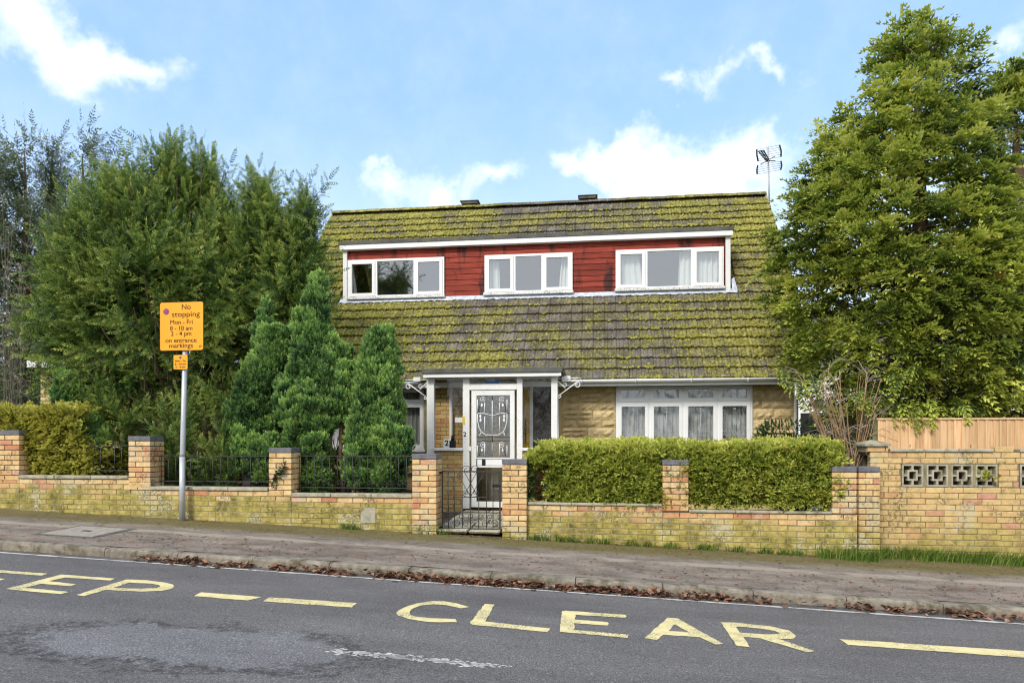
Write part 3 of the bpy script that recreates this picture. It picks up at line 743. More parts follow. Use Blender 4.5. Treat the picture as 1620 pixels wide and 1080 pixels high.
gate = reg(thing('garden_gate', 'black wrought iron garden gate with scrolls between the two gate piers', 'gate', ((gx0 + gx1) / 2, YG, ZA(745, 841, YG))))
gz = lambda py: ZA(745, py, YG)
gxx = lambda px: XA(px, YG)
mb = MB()
mb.box(gx0, gx0 + .018, YG - .009, YG + .009, gz(839), gz(744)); mb.box(gx1 - .018, gx1, YG - .009, YG + .009, gz(839), gz(744))
mb.box(gx0 + .018, gx1 - .018, YG - .009, YG + .009, gz(746.5), gz(744.5)); mb.box(gx0 + .018, gx1 - .018, YG - .009, YG + .009, gz(837), gz(835)); mb.box(gx0 + .018, gx1 - .018, YG - .008, YG + .008, gz(811), gz(809.5))
mb.build('frame', M_iron, gate)
mb = MB(); mb.box(gxx(719), gxx(770), YG - .007, YG + .007, gz(786.5), gz(785)); mb.build('rail', M_iron, gate)
for px in (709.5, 719, 769.5, 780): MB().tube([(gxx(px), YG, gz(837)), (gxx(px), YG, gz(745))], .0062, 6).build('bar', M_iron, gate)
for px in (731.5, 744.5, 757.5): MB().tube([(gxx(px), YG, gz(837)), (gxx(px), YG, gz(786))], .0062, 6).build('bar', M_iron, gate)
def S(name, paths, r=.0048, par=gate, mat=M_iron):
    b = MB()
    for p in paths: b.tube(p, r, 5)
    return b.build(name, mat, par)
for sg in (-1, 1):     # the heart of C-scrolls in the upper panel
    c = 744.5; pts = []
    for (dx, py) in ((0, 785), (6, 775), (12, 764), (20, 750)): pts.append((gxx(c + sg * dx), YG, gz(py)))
    S('scroll', [pts + spiral((gxx(c + sg * 8), gz(752)), .10, math.pi * (.15 if sg > 0 else .85), -.0 + .9 * sg, YG, .25)[2:] if False else pts])
    S('scroll', [spiral((gxx(c + sg * 6.5), gz(742.5)), .062, (0 if sg > 0 else math.pi), 1.35 * sg, YG, .22)])
    S('scroll', [spiral((gxx(c + sg * 16), gz(753)), .052, (math.pi / 2), -1.4 * sg, YG, .22)])
    S('scroll', [spiral((gxx(c + sg * 8), gz(779.5)), .045, -math.pi / 2, 1.4 * sg, YG, .22)])
    S('scroll', [[(gxx(c - sg * 10), YG, gz(746)), (gxx(c - sg * 4), YG, gz(757)), (gxx(c + sg * 2), YG, gz(768)), (gxx(c + sg * 9), YG, gz(781))]])
for k in range(6):
    px = 707 + k * 15.2
    S('scroll', [spiral((gxx(px), gz(828)), .058, math.pi * (1.0 if k % 2 else 0), 1.4 * (-1 if k % 2 else 1), YG, .25), spiral((gxx(px + 7.5), gz(817)), .046, -math.pi / 2, 1.3 * (1 if k % 2 else -1), YG, .25)])
mb = MB(); mb.box(gxx(779), gxx(793), YG - .03, YG - .012, gz(769), gz(766.5)); mb.box(gxx(783), gxx(789), YG - .04, YG - .012, gz(770), gz(765)); mb.tube([(gxx(781), YG - .03, gz(771)), (gxx(781), YG - .03, gz(763))], .006, 6); mb.build('latch', M_dark, gate)
mb = MB(); mb.box(gx0 - .05, gx0 + .01, YG - .01, YG + .01, gz(749), gz(746)); mb.box(gx0 - .05, gx0 + .01, YG - .01, YG + .01, gz(836), gz(833)); mb.build('hinge', M_dark, gate)

# paved path from the gate to the porch
path = struct(sheet('garden_path', [gx0 - .10, gx1 + .12], [YW - .03, 10.2, 11.22], lambda x, y: zgarden(-1.9, 9.3) + .035 + (y - 9.07) * .030, M_soil))
reg(path)
zpth = lambda y: zgarden(-1.9, 9.3) + .035 + (y - 9.07) * .030
yy = YW - .02
while yy < 11.15:
    dl = rnd.uniform(.26, .42); x = gx0 - .08
    while x < gx1 + .08:
        wd = min(rnd.uniform(.25, .5), gx1 + .1 - x)
        if wd < .1: break
        V, F = chamf(wd - .02, min(dl, 11.2 - yy) - .02, .04, .006, .006, rnd)
        me = bpy.data.meshes.new('paving_slab'); me.from_pydata(V, [], F); me.materials.append(M_slab)
        o = child(path, 'paving_slab', me); o.location = (x + wd / 2, yy + min(dl, 11.2 - yy) / 2, zpth(yy + dl / 2) + rnd.uniform(-.004, .004)); o.rotation_euler = (.025 + rnd.uniform(-.01, .01), rnd.uniform(-.012, .012), rnd.uniform(-.03, .03)); x += wd
    yy += dl
# ---------------------------------------------------------------- the house
H = lambda h: ZC + h           # height given above the eye line
zfl = ZA(780, 803, 11.25)      # floor of the porch
house = reg(thing('house', 'chalet bungalow with mossy tiled roof, long red clad dormer and white porch', 'house', (-1.4, YH, .3)))
hx0, hx1 = -6.05, XA(1258, YH)
ze = H(1.075)                  # eaves
tanp = (H(ZA(0, 0, 1) * 0) , 0)
zr = H((HY - 306) / (FP * (cs + (1211 - CX) / FP * sn) / YR))
slope = math.atan2(zr - ze, YR - YE); cp, sp_ = math.cos(slope), math.sin(slope)
vx0, vx1 = XA(527, YR), XA(1211, YR)      # verges
roofz = lambda y: ze + (y - YE) * math.tan(slope)
# walls
wl0, wl1 = -5.5, XA(673, YH); wr0, wr1 = XA(974.5, YH), XA(1190, YH)
zw1, zw0 = ZA(1080, 607.5, YH), H(-.20)
ztop = ze - .02
pxl, pxr = XA(676, 11.25), XA(882, 11.25)
fw = MB()
fy0, fy1 = YH + .03, YH + .25
for (a, b, z0, z1) in ((hx0, wl0, 0, ztop), (wl0, wl1, 0, zw0), (wl0, wl1, zw1, ztop), (wl1, wr0, 0, ztop), (wr0, wr1, 0, zw0), (wr0, wr1, zw1, ztop), (wr1, hx1, 0, ztop)):
    fw.box(a, b, fy0, fy1, z0, z1)
fwall = reg(fw.build('front_wall', M_brick_y, house))
def stone_block(x0, x1, z0, z1):
    nx, nz = max(3, int((x1 - x0) / .07)), 3; V = []; F = []
    ph = rnd.uniform(0, 50)
    for j in range(nz + 1):
        for i in range(nx + 1):
            u, v = i / nx, j / nz; e = min(u, 1 - u) * (x1 - x0), min(v, 1 - v) * (z1 - z0)
            d_ = 0 if min(e) < 1e-6 else .012 + .030 * abs(math.sin(ph + u * 7 + v * 3)) * rnd.uniform(.4, 1.2)
            V.append((x0 + u * (x1 - x0), YH + .012 - d_, z0 + v * (z1 - z0)))
    for j in range(nz):
        for i in range(nx): F.append((j * (nx + 1) + i, j * (nx + 1) + i + 1, (j + 1) * (nx + 1) + i + 1, (j + 1) * (nx + 1) + i))
    k = len(V); V += [(x0, YH + .031, z0), (x1, YH + .031, z0), (x1, YH + .031, z1), (x0, YH + .031, z1)]
    a, b, c, d_ = 0, nx, (nz + 1) * (nx + 1) - 1, nz * (nx + 1)
    F += [(k, k + 1, b, a), (k + 1, k + 2, c, b), (k + 2, k + 3, d_, c), (k + 3, k, a, d_)]
    MB().add(V, F).build('stone_block', M_stone, fwall)
def stones(x0, x1, z0, z1):
    z = z1
    while z > z0:
        hgt = rnd.choice((.175, .175, .19, .13)); x = x0 - rnd.uniform(0, .25)
        while x < x1 - .03:
            wd = rnd.choice((.28, .36, .45, .55)); a, b = max(x, x0), min(x + wd, x1); x += wd
            if b - a < .05: continue
            if x1 - x < .07 and x1 > x: b = x1; x = x1
            if hgt > .16 and rnd.random() < .28: stone_block(a + .004, b - .004, z - hgt / 2 + .003, z - .003); stone_block(a + .004, b - .004, z - hgt + .003, z - hgt / 2 - .003)
            else: stone_block(a + .004, b - .004, z - hgt + .003, z - .003)
        z -= hgt
stones(XA(889, YH), wr0, .5, ztop); stones(wr1, hx1, .5, ztop)
for z in np.arange(.3, zw0 - .02, .075):   # brickwork under the left window
    if z > .9: course(fwall, -4.1, wl1 + .15, float(z), YH - .07, lambda a, b: M_brick_h, .1 if int(z / .075) % 2 else 0)
MB().box(hx0, hx0 + .2, fy1, YR + 3.4, -.2, ztop).build('gable_wall', M_brick_y, house)
gb = MB()
for xg in (hx0 + .02, hx1 - .22):
    gb.add([(xg, fy1, 0), (xg + .2, fy1, 0), (xg + .2, 2 * YR - fy1, 0), (xg, 2 * YR - fy1, 0), (xg, fy1, ztop), (xg + .2, fy1, ztop), (xg + .2, 2 * YR - fy1, ztop), (xg, 2 * YR - fy1, ztop), (xg, YR, zr - .25), (xg + .2, YR, zr - .25)],
           [(0, 1, 5, 4), (2, 3, 7, 6), (3, 0, 4, 8, 7), (1, 2, 6, 9, 5), (4, 5, 9, 8), (6, 7, 8, 9)])
gb.build('gable_wall', M_brick_y, house)
MB().box(hx0, hx1, 2 * YR - YH - .2, 2 * YR - YH, 0, ztop).build('rear_wall', M_brick_y, house)
MB().box(hx0 + .3, hx1 - .3, fy1 + .05, 2 * YR - YH - .4, zfl - .05, zfl).build('ground_floor', M_carpet, house)
MB().box(hx0 + .3, hx1 - .3, 12.6, 2 * YR - YH - .4, H(1.06), H(1.16)).build('upper_floor', M_wood_int, house)
MB().box(hx0 + .3, hx1 - .3, 15.2, 15.28, zfl, H(1.06)).build('room_wall', M_wood_int, house)
MB().box(-5.2, 2.4, 15.35, 15.43, H(1.17), H(4.1)).build('room_wall', M_wood_int, house)
# roof: deck in two slopes with the hole for the dormer, then tiles
dx0, dx1 = XA(541, 13.36), XA(1156, 13.36); YD = 13.40
zd0 = roofz(YD); zfel = H(4.06); Yd1 = YE + (zfel - .05 - ze) / math.tan(slope)
rf = MB(); nrm = Vector((0, -sp_, cp))
def deck(x0, x1, y0, y1):
    P = [Vector((x0, y0, roofz(y0))), Vector((x1, y0, roofz(y0))), Vector((x1, y1, roofz(y1))), Vector((x0, y1, roofz(y1)))]
    B = [p - nrm * .09 for p in P]; P = [p - nrm * .025 for p in P]
    rf.add(P + B, [(0, 1, 2, 3), (7, 6, 5, 4), (0, 4, 5, 1), (1, 5, 6, 2), (2, 6, 7, 3), (3, 7, 4, 0)])
deck(vx0, vx1, YE, YD); deck(vx0, dx0, YD, Yd1); deck(dx1, vx1, YD, Yd1); deck(vx0, vx1, Yd1, YR)
yb = 2 * YR - YE
rf.add([(vx0, YR, zr - .02), (vx1, YR, zr - .02), (vx1, yb, ze), (vx0, yb, ze), (vx0, YR, zr - .14), (vx1, YR, zr - .14), (vx1, yb, ze - .12), (vx0, yb, ze - .12)], [(0, 1, 2, 3)[::-1], (4, 5, 6, 7), (0, 4, 7, 3), (1, 2, 6, 5), (2, 3, 7, 6)])
roof = reg(rf.build('roof', M_tile, house))
# tile: a ribbed profile pulled up the slope
TWD, TGA, TLN = .205, .258, .30
def tile_geo(r):
    nx = 12; xs_ = [TWD * i / nx - TWD / 2 for i in range(nx + 1)]
    prof = [0, .011, .012, .001, .0, .011, .012, .001, .0, .013, .017, .014, .002]
    V = []
    for (v, lift) in ((0, .050), (TLN, .006)):
        V += [(x * .985, v, p + lift + r.uniform(-.002, .002)) for x, p in zip(xs_, prof)]
    V += [(x * .985, .004, p * .5 + .002) for x, p in zip(xs_, prof)]
    n = nx + 1
    F = [(i, i + 1, n + i + 1, n + i) for i in range(nx)] + [(2 * n + i, 2 * n + i + 1, i + 1, i) for i in range(nx)]
    return V, F
tile_meshes = []
for k in range(5):
    V, F = tile_geo(random.Random(40 + k)); me = bpy.data.meshes.new('roof_tile'); me.from_pydata(V, [], F); me.materials.append(M_tile); me.update(); tile_meshes.append(me)
rest_V = []; tile_edges = []
base_V = np.array(tile_geo(random.Random(40))[0]); base_F = np.array(tile_geo(random.Random(40))[1])
nrows_t = int((YR - YE) / cp / TGA) ; rot_t = Matrix.Rotation(slope, 4, 'X')
ncol = int((vx1 - vx0) / TWD); twd = (vx1 - vx0) / ncol; count = 0
for r_ in range(nrows_t + 1):
    u = r_ * TGA - .035; y_ = YE + u * cp; z_ = roofz(y_)
    if y_ + .2 * cp > YR - .02: break
    for c_ in range(ncol):
        xc = vx0 + (c_ + .5) * twd
        ym_ = y_ + .13 * cp
        if dx0 - .05 < xc < dx1 + .05 and YD - .06 < ym_ < Yd1 - .02: continue
        tile_edges.append((xc, y_, z_))
        sc_ = twd / TWD
        if r_ < 7 and count < 300 and c_ >= 4:
            o = put('roof_tile', tile_meshes[rnd.randrange(5)], roof); o.matrix_parent_inverse = PINV[roof.name]
            o.location = (xc, y_, z_ + rnd.uniform(-.003, .004)); o.rotation_euler = (slope + rnd.uniform(-.012, .012), rnd.uniform(-.008, .008), rnd.uniform(-.01, .01)); o.scale = (sc_, 1, 1); count += 1
        else:
            M_ = np.array(Matrix.Translation((xc, y_, z_ + rnd.uniform(-.003, .004))) @ Matrix.Rotation(slope + rnd.uniform(-.012, .012), 4, 'X') @ Matrix.Rotation(rnd.uniform(-.012, .012), 4, 'Y'))
            P = base_V * (sc_, 1, 1) @ M_[:3, :3].T + M_[:3, 3]; rest_V.append(P[base_F])
o = child(roof, 'distant_tiles', raw_mesh('distant_tiles', np.concatenate(rest_V), 4, M_tile)); o['kind'] = 'stuff'
# moss cushions, thickest along the lower edges of the tiles
ring = np.array([(math.cos(a * math.pi / 3), math.sin(a * math.pi / 3)) for a in range(6)])
tri = []
def mossf(x, y):
    f = .24 + .52 * min(1, max(0, (abs(x + .6) - .9) / 2.8)) + .3 * math.sin(x * 1.7 + y * .9) * math.sin(y * 2.1 - x * .8) + .12 * math.sin(x * 5 + y * 3)
    return f
rot3 = np.array(rot_t)[:3, :3]
for (xc, y_, z_) in tile_edges:
    f = mossf(xc, y_)
    for _ in range(26):
        u = rnd.uniform(-.01, .20) if rnd.random() < .5 else rnd.uniform(-.012, .04); xo = rnd.uniform(-.1, .1)
        gx, gy = xc + xo, y_ + u
        loc_ = f + .33 * (math.sin(gx * 13 + 3 * math.sin(gy * 4)) * math.sin(gy * 17 + gx * 5) + .7 * math.sin(gx * 29 + gy * 11) * math.sin(gy * 31 - gx * 7)) - (.10 if u > .04 else -.05)
        if loc_ < .40 or rnd.random() > .62: continue
        rr = rnd.uniform(.010, .034) * (.8 + .45 * max(0, f)); hh = rnd.uniform(.5, 1.0) * rr
        b0 = np.c_[ring * rr * nr.uniform(.7, 1.3, (6, 1)), np.zeros(6)]; b1 = np.c_[ring * rr * .66 * nr.uniform(.7, 1.3, (6, 1)), np.full(6, hh * .75)]
        ap = np.array([nr.uniform(-.2, .2) * rr, nr.uniform(-.2, .2) * rr, hh])
        for i in range(6):
            j = (i + 1) % 6; tri += [(b0[i], b0[j], b1[j]), (b0[i], b1[j], b1[i]), (b1[i], b1[j], ap)]
        L = len(tri); off = np.array((xo, u, 0.050 - u * .14))
        W = (np.array(tri[L - 18:]) + off) @ rot3.T + (xc, y_, z_); tri[L - 18:] = list(W)
o = child(roof, 'moss', raw_mesh('moss', np.array(tri), 3, M_moss)); o['kind'] = 'stuff'
# ridge tiles and the two raised ridge vents
nR = 23; L = (vx1 - vx0) / nR
V = []; F = []
for i in range(2):
    for k in range(7):
        a = math.pi * (k / 6); V.append((L * (i - .5) * .985, -.125 * math.cos(a), .085 * math.sin(a) - .035))
for k in range(6): F.append((k, k + 1, 7 + k + 1, 7 + k)[::-1])
F += [tuple(range(7)), tuple(range(13, 6, -1))]
rme = MB().add(V, F).mesh('ridge_tile', M_tile)
for i in range(nR):
    o = put('ridge_tile', rme, roof); o.matrix_parent_inverse = PINV[roof.name]; o.location = (vx0 + L * (i + .5), YR, zr - .012 + rnd.uniform(-.006, .006)); o.rotation_euler = (0, rnd.uniform(-.01, .01), 0)
for px in (744, 930):
    xx = XA(px, YR); MB().box(xx - .19, xx + .19, YR - .13, YR + .13, zr + .03, zr + .085, .008).box(xx - .22, xx + .22, YR - .15, YR + .15, zr + .085, zr + .105, .006).build('ridge_vent', M_felt, roof)
for xx, s_ in ((vx0, -1), (vx1, 1)):     # mortared verge
    P = [(xx - .02, YE - .02, ze - .06), (xx + .02, YE - .02, ze - .06), (xx + .02, YR, zr - .05), (xx - .02, YR, zr - .05)]
    Q = [(a, b, c + .085) for a, b, c in P]
    MB().add(P + Q, [(0, 3, 2, 1), (4, 5, 6, 7), (0, 1, 5, 4), (1, 2, 6, 5), (2, 3, 7, 6), (3, 0, 4, 7)]).build('verge', M_cope, roof)
# eaves: soffit, fascia, gutter
MB().box(hx0, hx1 + .25, YE + .06, YH + .02, ze - .10, ze - .085).build('soffit', M_soffit, house)
MB().box(hx0, hx1 + .25, YE + .03, YE + .06, ze - .12, ze + .03).build('fascia', M_white, house)
def gutter(x0, x1):
    prof = [(-.056 * math.cos(math.pi * k / 8), -.056 * math.sin(math.pi * k / 8)) for k in range(9)]
    yc, zc_ = YE - .03, ze - .015; b = MB(); n = 9
    V = [(x0, yc + a, zc_ + c) for a, c in prof] + [(x1, yc + a, zc_ + c) for a, c in prof] + [(x0, yc + a * .9, zc_ + c * .9) for a, c in prof] + [(x1, yc + a * .9, zc_ + c * .9) for a, c in prof]
    F = [(i, i + 1, n + i + 1, n + i) for i in range(8)] + [(2 * n + i + 1, 2 * n + i, 3 * n + i, 3 * n + i + 1) for i in range(8)] + [(0, n, 3 * n, 2 * n), (8, 2 * n + 8, 3 * n + 8, n + 8)]
    F += [(i, 2 * n + i, 2 * n + i + 1, i + 1) for i in range(8)] + [(n + i, n + i + 1, 3 * n + i + 1, 3 * n + i) for i in range(8)]
    b.add(V, F, True); g = reg(b.build('gutter', M_white, house))
    x = x0 + .3
    while x < x1:
        pts = [(x, yc + a * 1.12, zc_ + c * 1.12) for a, c in prof]; MB().tube(pts, .011, 4).build('gutter_bracket', M_white, g); x += .92
    return g
gutter(XA(893, YE), hx1 + .3); gutter(hx0 - .1, XA(663, YE))
MB().box(XA(656, YE), XA(667, YE), YE - .10, YE + .03, ze - .02, ze + .06, .006).build('gutter_end', M_white, house)
MB().box(XA(889, YE), XA(903, YE), YE - .10, YE + .03, ze - .05, ze + .05, .006).build('gutter_end', M_white, house)
xd = XA(1259.5, YH - .06); MB().tube([(xd, YE - .03, ze - .07), (xd, YE - .02, ze - .14), (xd, YH - .06, ze - .35), (xd, YH - .06, .15)], .036, 10).build('downpipe', M_white, house)

# windows
def pane(parent, x0, x1, z0, z1, Y, mat):
    return MB().box(x0, x1, Y, Y + .006, z0, z1).build('pane', mat, parent)
def frame(b, x0, x1, z0, z1, Y0, Y1, t_):
    b.box(x0, x0 + t_, Y0, Y1, z0, z1); b.box(x1 - t_, x1, Y0, Y1, z0, z1); b.box(x0 + t_, x1 - t_, Y0, Y1, z0, z0 + t_); b.box(x0 + t_, x1 - t_, Y0, Y1, z1 - t_, z1); return b
def window(x0, x1, z0, z1, Y, fr, opens, gmat, transom=None, sill=None, label=None, t_=.045):
    b = MB(); frame(b, x0, x1, z0, z1, Y, Y + .07, t_)
    xs_ = [x0 + (x1 - x0) * sum(fr[:i]) / sum(fr) for i in range(len(fr) + 1)]
    for x in xs_[1:-1]: b.box(x - t_ * .6, x + t_ * .6, Y + .001, Y + .069, z0 + t_, z1 - t_)
    if transom:
        for i in range(len(fr)):
            a = xs_[i] + t_ * (1 if i == 0 else .6); c = xs_[i + 1] - t_ * (1 if i == len(fr) - 1 else .6)
            b.box(a, c, Y + .002, Y + .068, transom - t_ * .5, transom + t_ * .5)
    wn = reg(b.build('window', M_white, house))
    if label: wn['label'] = label
    cells = []
    for i in range(len(fr)):
        a = xs_[i] + t_ * (1 if i == 0 else .6); c = xs_[i + 1] - t_ * (1 if i == len(fr) - 1 else .6)
        zs_ = [(z0 + t_, z1 - t_)] if not transom else [(z0 + t_, transom - t_ * .5), (transom + t_ * .5, z1 - t_)]
        for (za, zb) in zs_:
            if opens[i]:
                s_ = frame(MB(), a - .012, c + .012, za - .012, zb + .012, Y - .016, Y + .04, .055 + .004).build('sash', M_white, wn)
                pane(wn, a + .04, c - .04, za + .04, zb - .04, Y + .012, gmat); cells.append((a + .047, c - .047, za + .047, zb - .047))
            else: pane(wn, a - .003, c + .003, za - .003, zb + .003, Y + .025, gmat); cells.append((a, c, za, zb))
    if sill: MB().box(x0 - .02, x1 + .02, Y - sill, Y - .001, z0 - .035, z0 + .015, .005).build('sill', M_sill if Y > 13 else M_white, wn)
    return wn, cells
def curtain(wn, x0a, x1a, x0b, x1b, z0, z1, Y, folds=5, mat=M_curtain, amp=.022):
    """hanging cloth: x range at the bottom (a) and at the top (b)"""
    n = folds * 8; V = []; F = []; ph = rnd.uniform(0, 6)
    rows = 6
    for j in range(rows + 1):
        v = j / rows; a = x0a + (x0b - x0a) * v ** 1.4; b = x1a + (x1b - x1a) * v ** 1.4
        for i in range(n + 1):
            u = i / n; V.append((a + (b - a) * u, Y + amp * math.sin(u * folds * 2 * math.pi + ph + .3 * math.sin(v * 3)) + amp * .4 * math.sin(u * folds * 4.7 + ph), z0 + (z1 - z0) * v))
    for j in range(rows):
        for i in range(n): F.append((j * (n + 1) + i, j * (n + 1) + i + 1, (j + 1) * (n + 1) + i + 1, (j + 1) * (n + 1) + i))
    return MB().add(V, F, True).build('curtain', mat, wn)
YDW = YD - .035
W = []
for (a, b, ztm, zbm, fr, op, lb) in ((550, 702.5, 3.69, 2.915, (.295, .405, .30), (1, 0, 1), 'dormer window reflecting a conifer'), (766.5, 905.7, 3.69, 2.925, (.34, .325, .335), (1, 0, 1), 'middle dormer window'), (974, 1145, 3.70, 2.93, (.285, .43, .285), (1, 0, 1), 'dormer window with drawn white curtains')):
    W.append(window(XA(a, YDW), XA(b, YDW), H(zbm), H(ztm), YDW, fr, op, M_glass_u, sill=.05, label=lb))
zc0, zc1 = H(2.9), H(3.68); Yc = YD + .13
X = lambda px: XA(px, Yc)
curtain(W[0][0], X(552), X(566), X(552), X(558), zc0, zc1, Yc, 2)
curtain(W[1][0], X(770), X(791), X(770), X(789), zc0, zc1, Yc, 3); curtain(W[1][0], X(884), X(903), X(889), X(903), zc0, zc1, Yc, 3)
curtain(W[2][0], X(978), X(1020), X(978), X(1010), zc0, zc1, Yc, 4); curtain(W[2][0], X(1072), X(1098), X(1075), X(1098), zc0, zc1, Yc, 3); curtain(W[2][0], X(1098), X(1146), X(1098), X(1146), zc0, zc1, Yc, 6)
wg, cg = window(wr0, wr1, zw0, zw1, YH - .02, (1, 1.01, 1, 1), (1, 1, 1, 1), M_glass_g, transom=ZA(1080, 636, YH), sill=.09, label='wide ground floor window with net curtains', t_=.05)
wl_, cl = window(wl0, wl1, zw0 + .04, zw1, YH - .02, (1, 1, 1, 1), (1, 1, 1, 1), M_glass_g, transom=ZA(650, 638, YH), sill=.10, label='ground floor window behind the conifers', t_=.05)
for wn, a, b in ((wg, wr0, wr1), (wl_, wl0, wl1)):
    curtain(wn, a + .06, b - .06, a + .06, b - .06, H(-.02), zw1 - .05, YH + .14, 30, M_net, .016)
    curtain(wn, a + .06, b - .06, a + .06, b - .06, H(-.115), H(-.02) , YH + .125, 34, M_net_d, .014)
# leaded motifs stuck on the lower panes
k = 0
for i in range(1, 8, 1):
    pass
for i, (a, b, za, zb) in enumerate(cg):
    if i % 2: continue
    xc = (a + b) / 2; Yl = YH - .012; mb = MB(); rr = (.035, .075, .065, .025)[i // 2]
    mb.tube(arc((xc, zb - .035), rr, math.pi, 2 * math.pi, Yl), .005, 5)
    for q in range(3): mb.tube(arc((xc + (q - 1) * rr * .5, zb - .05), rr * .32, 0, 2 * math.pi, Yl, 10), .004, 4)
    if i // 2 < 3: mb.tube([(xc, Yl, zb - .03), (xc, Yl, za + .01)], .005, 5)
    for dz in (.0, .06): mb.tube([(a + (b - a) * t_ / 10, Yl, za + .22 + dz + (.008 if t_ % 2 else -.008)) for t_ in range(11)], .005, 4)
    mb.build('leading', M_galv, wg)

# dormer
dorm = MB()
dorm.box(dx0 + .10, dx1 - .09, YD + .045, YD + .10, zd0 - .12, H(2.93)); dorm.box(dx0 + .10, dx1 - .09, YD + .045, YD + .10, H(3.68), H(3.99))
ws = [(XA(550, YDW), XA(702.5, YDW)), (XA(766.5, YDW), XA(905.7, YDW)), (XA(974, YDW), XA(1145, YDW))]
for a, b in ((dx0 + .1, ws[0][0] + .02), (ws[0][1] - .02, ws[1][0] + .02), (ws[1][1] - .02, ws[2][0] + .02), (ws[2][1] - .02, dx1 - .09)): dorm.box(a, b, YD + .045, YD + .10, H(2.93), H(3.68))
for xx in (dx0 + .02, dx1 - .07):       # triangular cheeks
    P = [(xx, YD + .05, zd0 - .1), (xx, Yd1, zfel - .12), (xx, YD + .05, zfel - .12)]
    dorm.add(P + [(a + .05, b, c) for a, b, c in P], [(0, 1, 2), (5, 4, 3), (0, 3, 4, 1), (1, 4, 5, 2), (2, 5, 3, 0)])
dormer = reg(dorm.build('dormer', M_clad, house))
# shiplap boards: full lengths over the windows, short lengths between them
def ship(x0, x1, z0, z1, top_in=.016):
    V = [(x0, YD + .004, z0), (x1, YD + .004, z0), (x1, YD + .014, z1), (x0, YD + .014, z1), (x0, YD + .044, z0), (x1, YD + .044, z0), (x1, YD + .044, z1), (x0, YD + .044, z1)]
    MB().add(V, [(0, 1, 2, 3), (0, 4, 5, 1), (3, 2, 6, 7), (1, 5, 6, 2), (0, 3, 7, 4)]).build('cladding_board', M_clad, dormer)
zz_ = H(3.90); bh = .112; i = 0
cb0, cb1 = dx0 + .10, dx1 - .09
while zz_ > zd0 + .02:
    z1, z0 = zz_, max(zz_ - bh + .007, zd0 - .02)
    if z0 > H(3.66): ship(cb0, cb1, z0, z1)
    else:
        lim = [(cb0, ws[0][0]), (ws[0][1], ws[1][0]), (ws[1][1], ws[2][0]), (ws[2][1], cb1)]
        for a, b in lim:
            if b - a > .02: ship(a, b, z0, z1)
    if i == 1: zz_ = H(3.90) - 2 * bh + .0
    else: zz_ -= bh
    i += 1
for a, b in ((dx0 + .015, dx0 + .10), (dx1 - .09, dx1)): MB().box(a, b, YD - .03, YD + .06, zd0 - .03, H(3.885), .004).build('corner_board', M_white_old, dormer)
MB().box(dx0 - .03, dx1 + .03, YD - .10, YD - .06, H(3.885), H(3.985), .004).build('fascia', M_white, dormer)
MB().box(dx0 - .01, dx1 + .01, YD - .06, YD + .04, H(3.885), H(3.90)).build('soffit', M_white, dormer)
fe = MB(); fe.add([(dx0 - .05, YD - .115, H(3.985)), (dx1 + .05, YD - .115, H(3.985)), (dx1 + .05, Yd1 + .12, H(4.03)), (dx0 - .05, Yd1 + .12, H(4.03)), (dx0 - .05, YD - .115, H(4.055)), (dx1 + .05, YD - .115, H(4.055)), (dx1 + .05, Yd1 + .12, H(4.10)), (dx0 - .05, Yd1 + .12, H(4.10))],
                  [(0, 3, 2, 1), (4, 5, 6, 7), (0, 1, 5, 4), (1, 2, 6, 5), (2, 3, 7, 6), (3, 0, 4, 7)]); fe.build('flat_roof', M_felt, dormer)
# lead apron under the windows, dressed over the tiles
V = []; F = []; n = 150
for i in range(n + 1):
    x = dx0 - .05 + (dx1 - dx0 + .16) * i / n; lo = .12 + .018 * math.sin(i * 2.1) + rnd.uniform(-.015, .015)
    for (dy, dz) in ((.0, .035), (-.012, .0)):
        V.append((x, YD - .012 + dy, zd0 + dz + .02))
    V.append((x, YD - .012 - lo * cp, zd0 + .05 - lo * sp_ + .014 * math.sin(i * 2.1)))
F = [(3 * i + j + 1, 3 * i + j + 4, 3 * i + j + 3, 3 * i + j) for i in range(n) for j in range(2)]
MB().add(V, F, True).build('lead_apron', M_lead, dormer)
xx = dx1 + .03
MB().add([(xx, YD - .06, zd0 - .05), (xx + .11, YD - .03, zd0 - .02), (xx + .05, YD + .05, zd0 + .28), (xx, YD + .05, zd0 + .24), (xx, YD, zd0 - .08), (xx + .11, YD + .03, zd0 - .05)], [(0, 1, 2, 3), (0, 4, 5, 1)]).build('lead_soaker', M_lead, dormer)

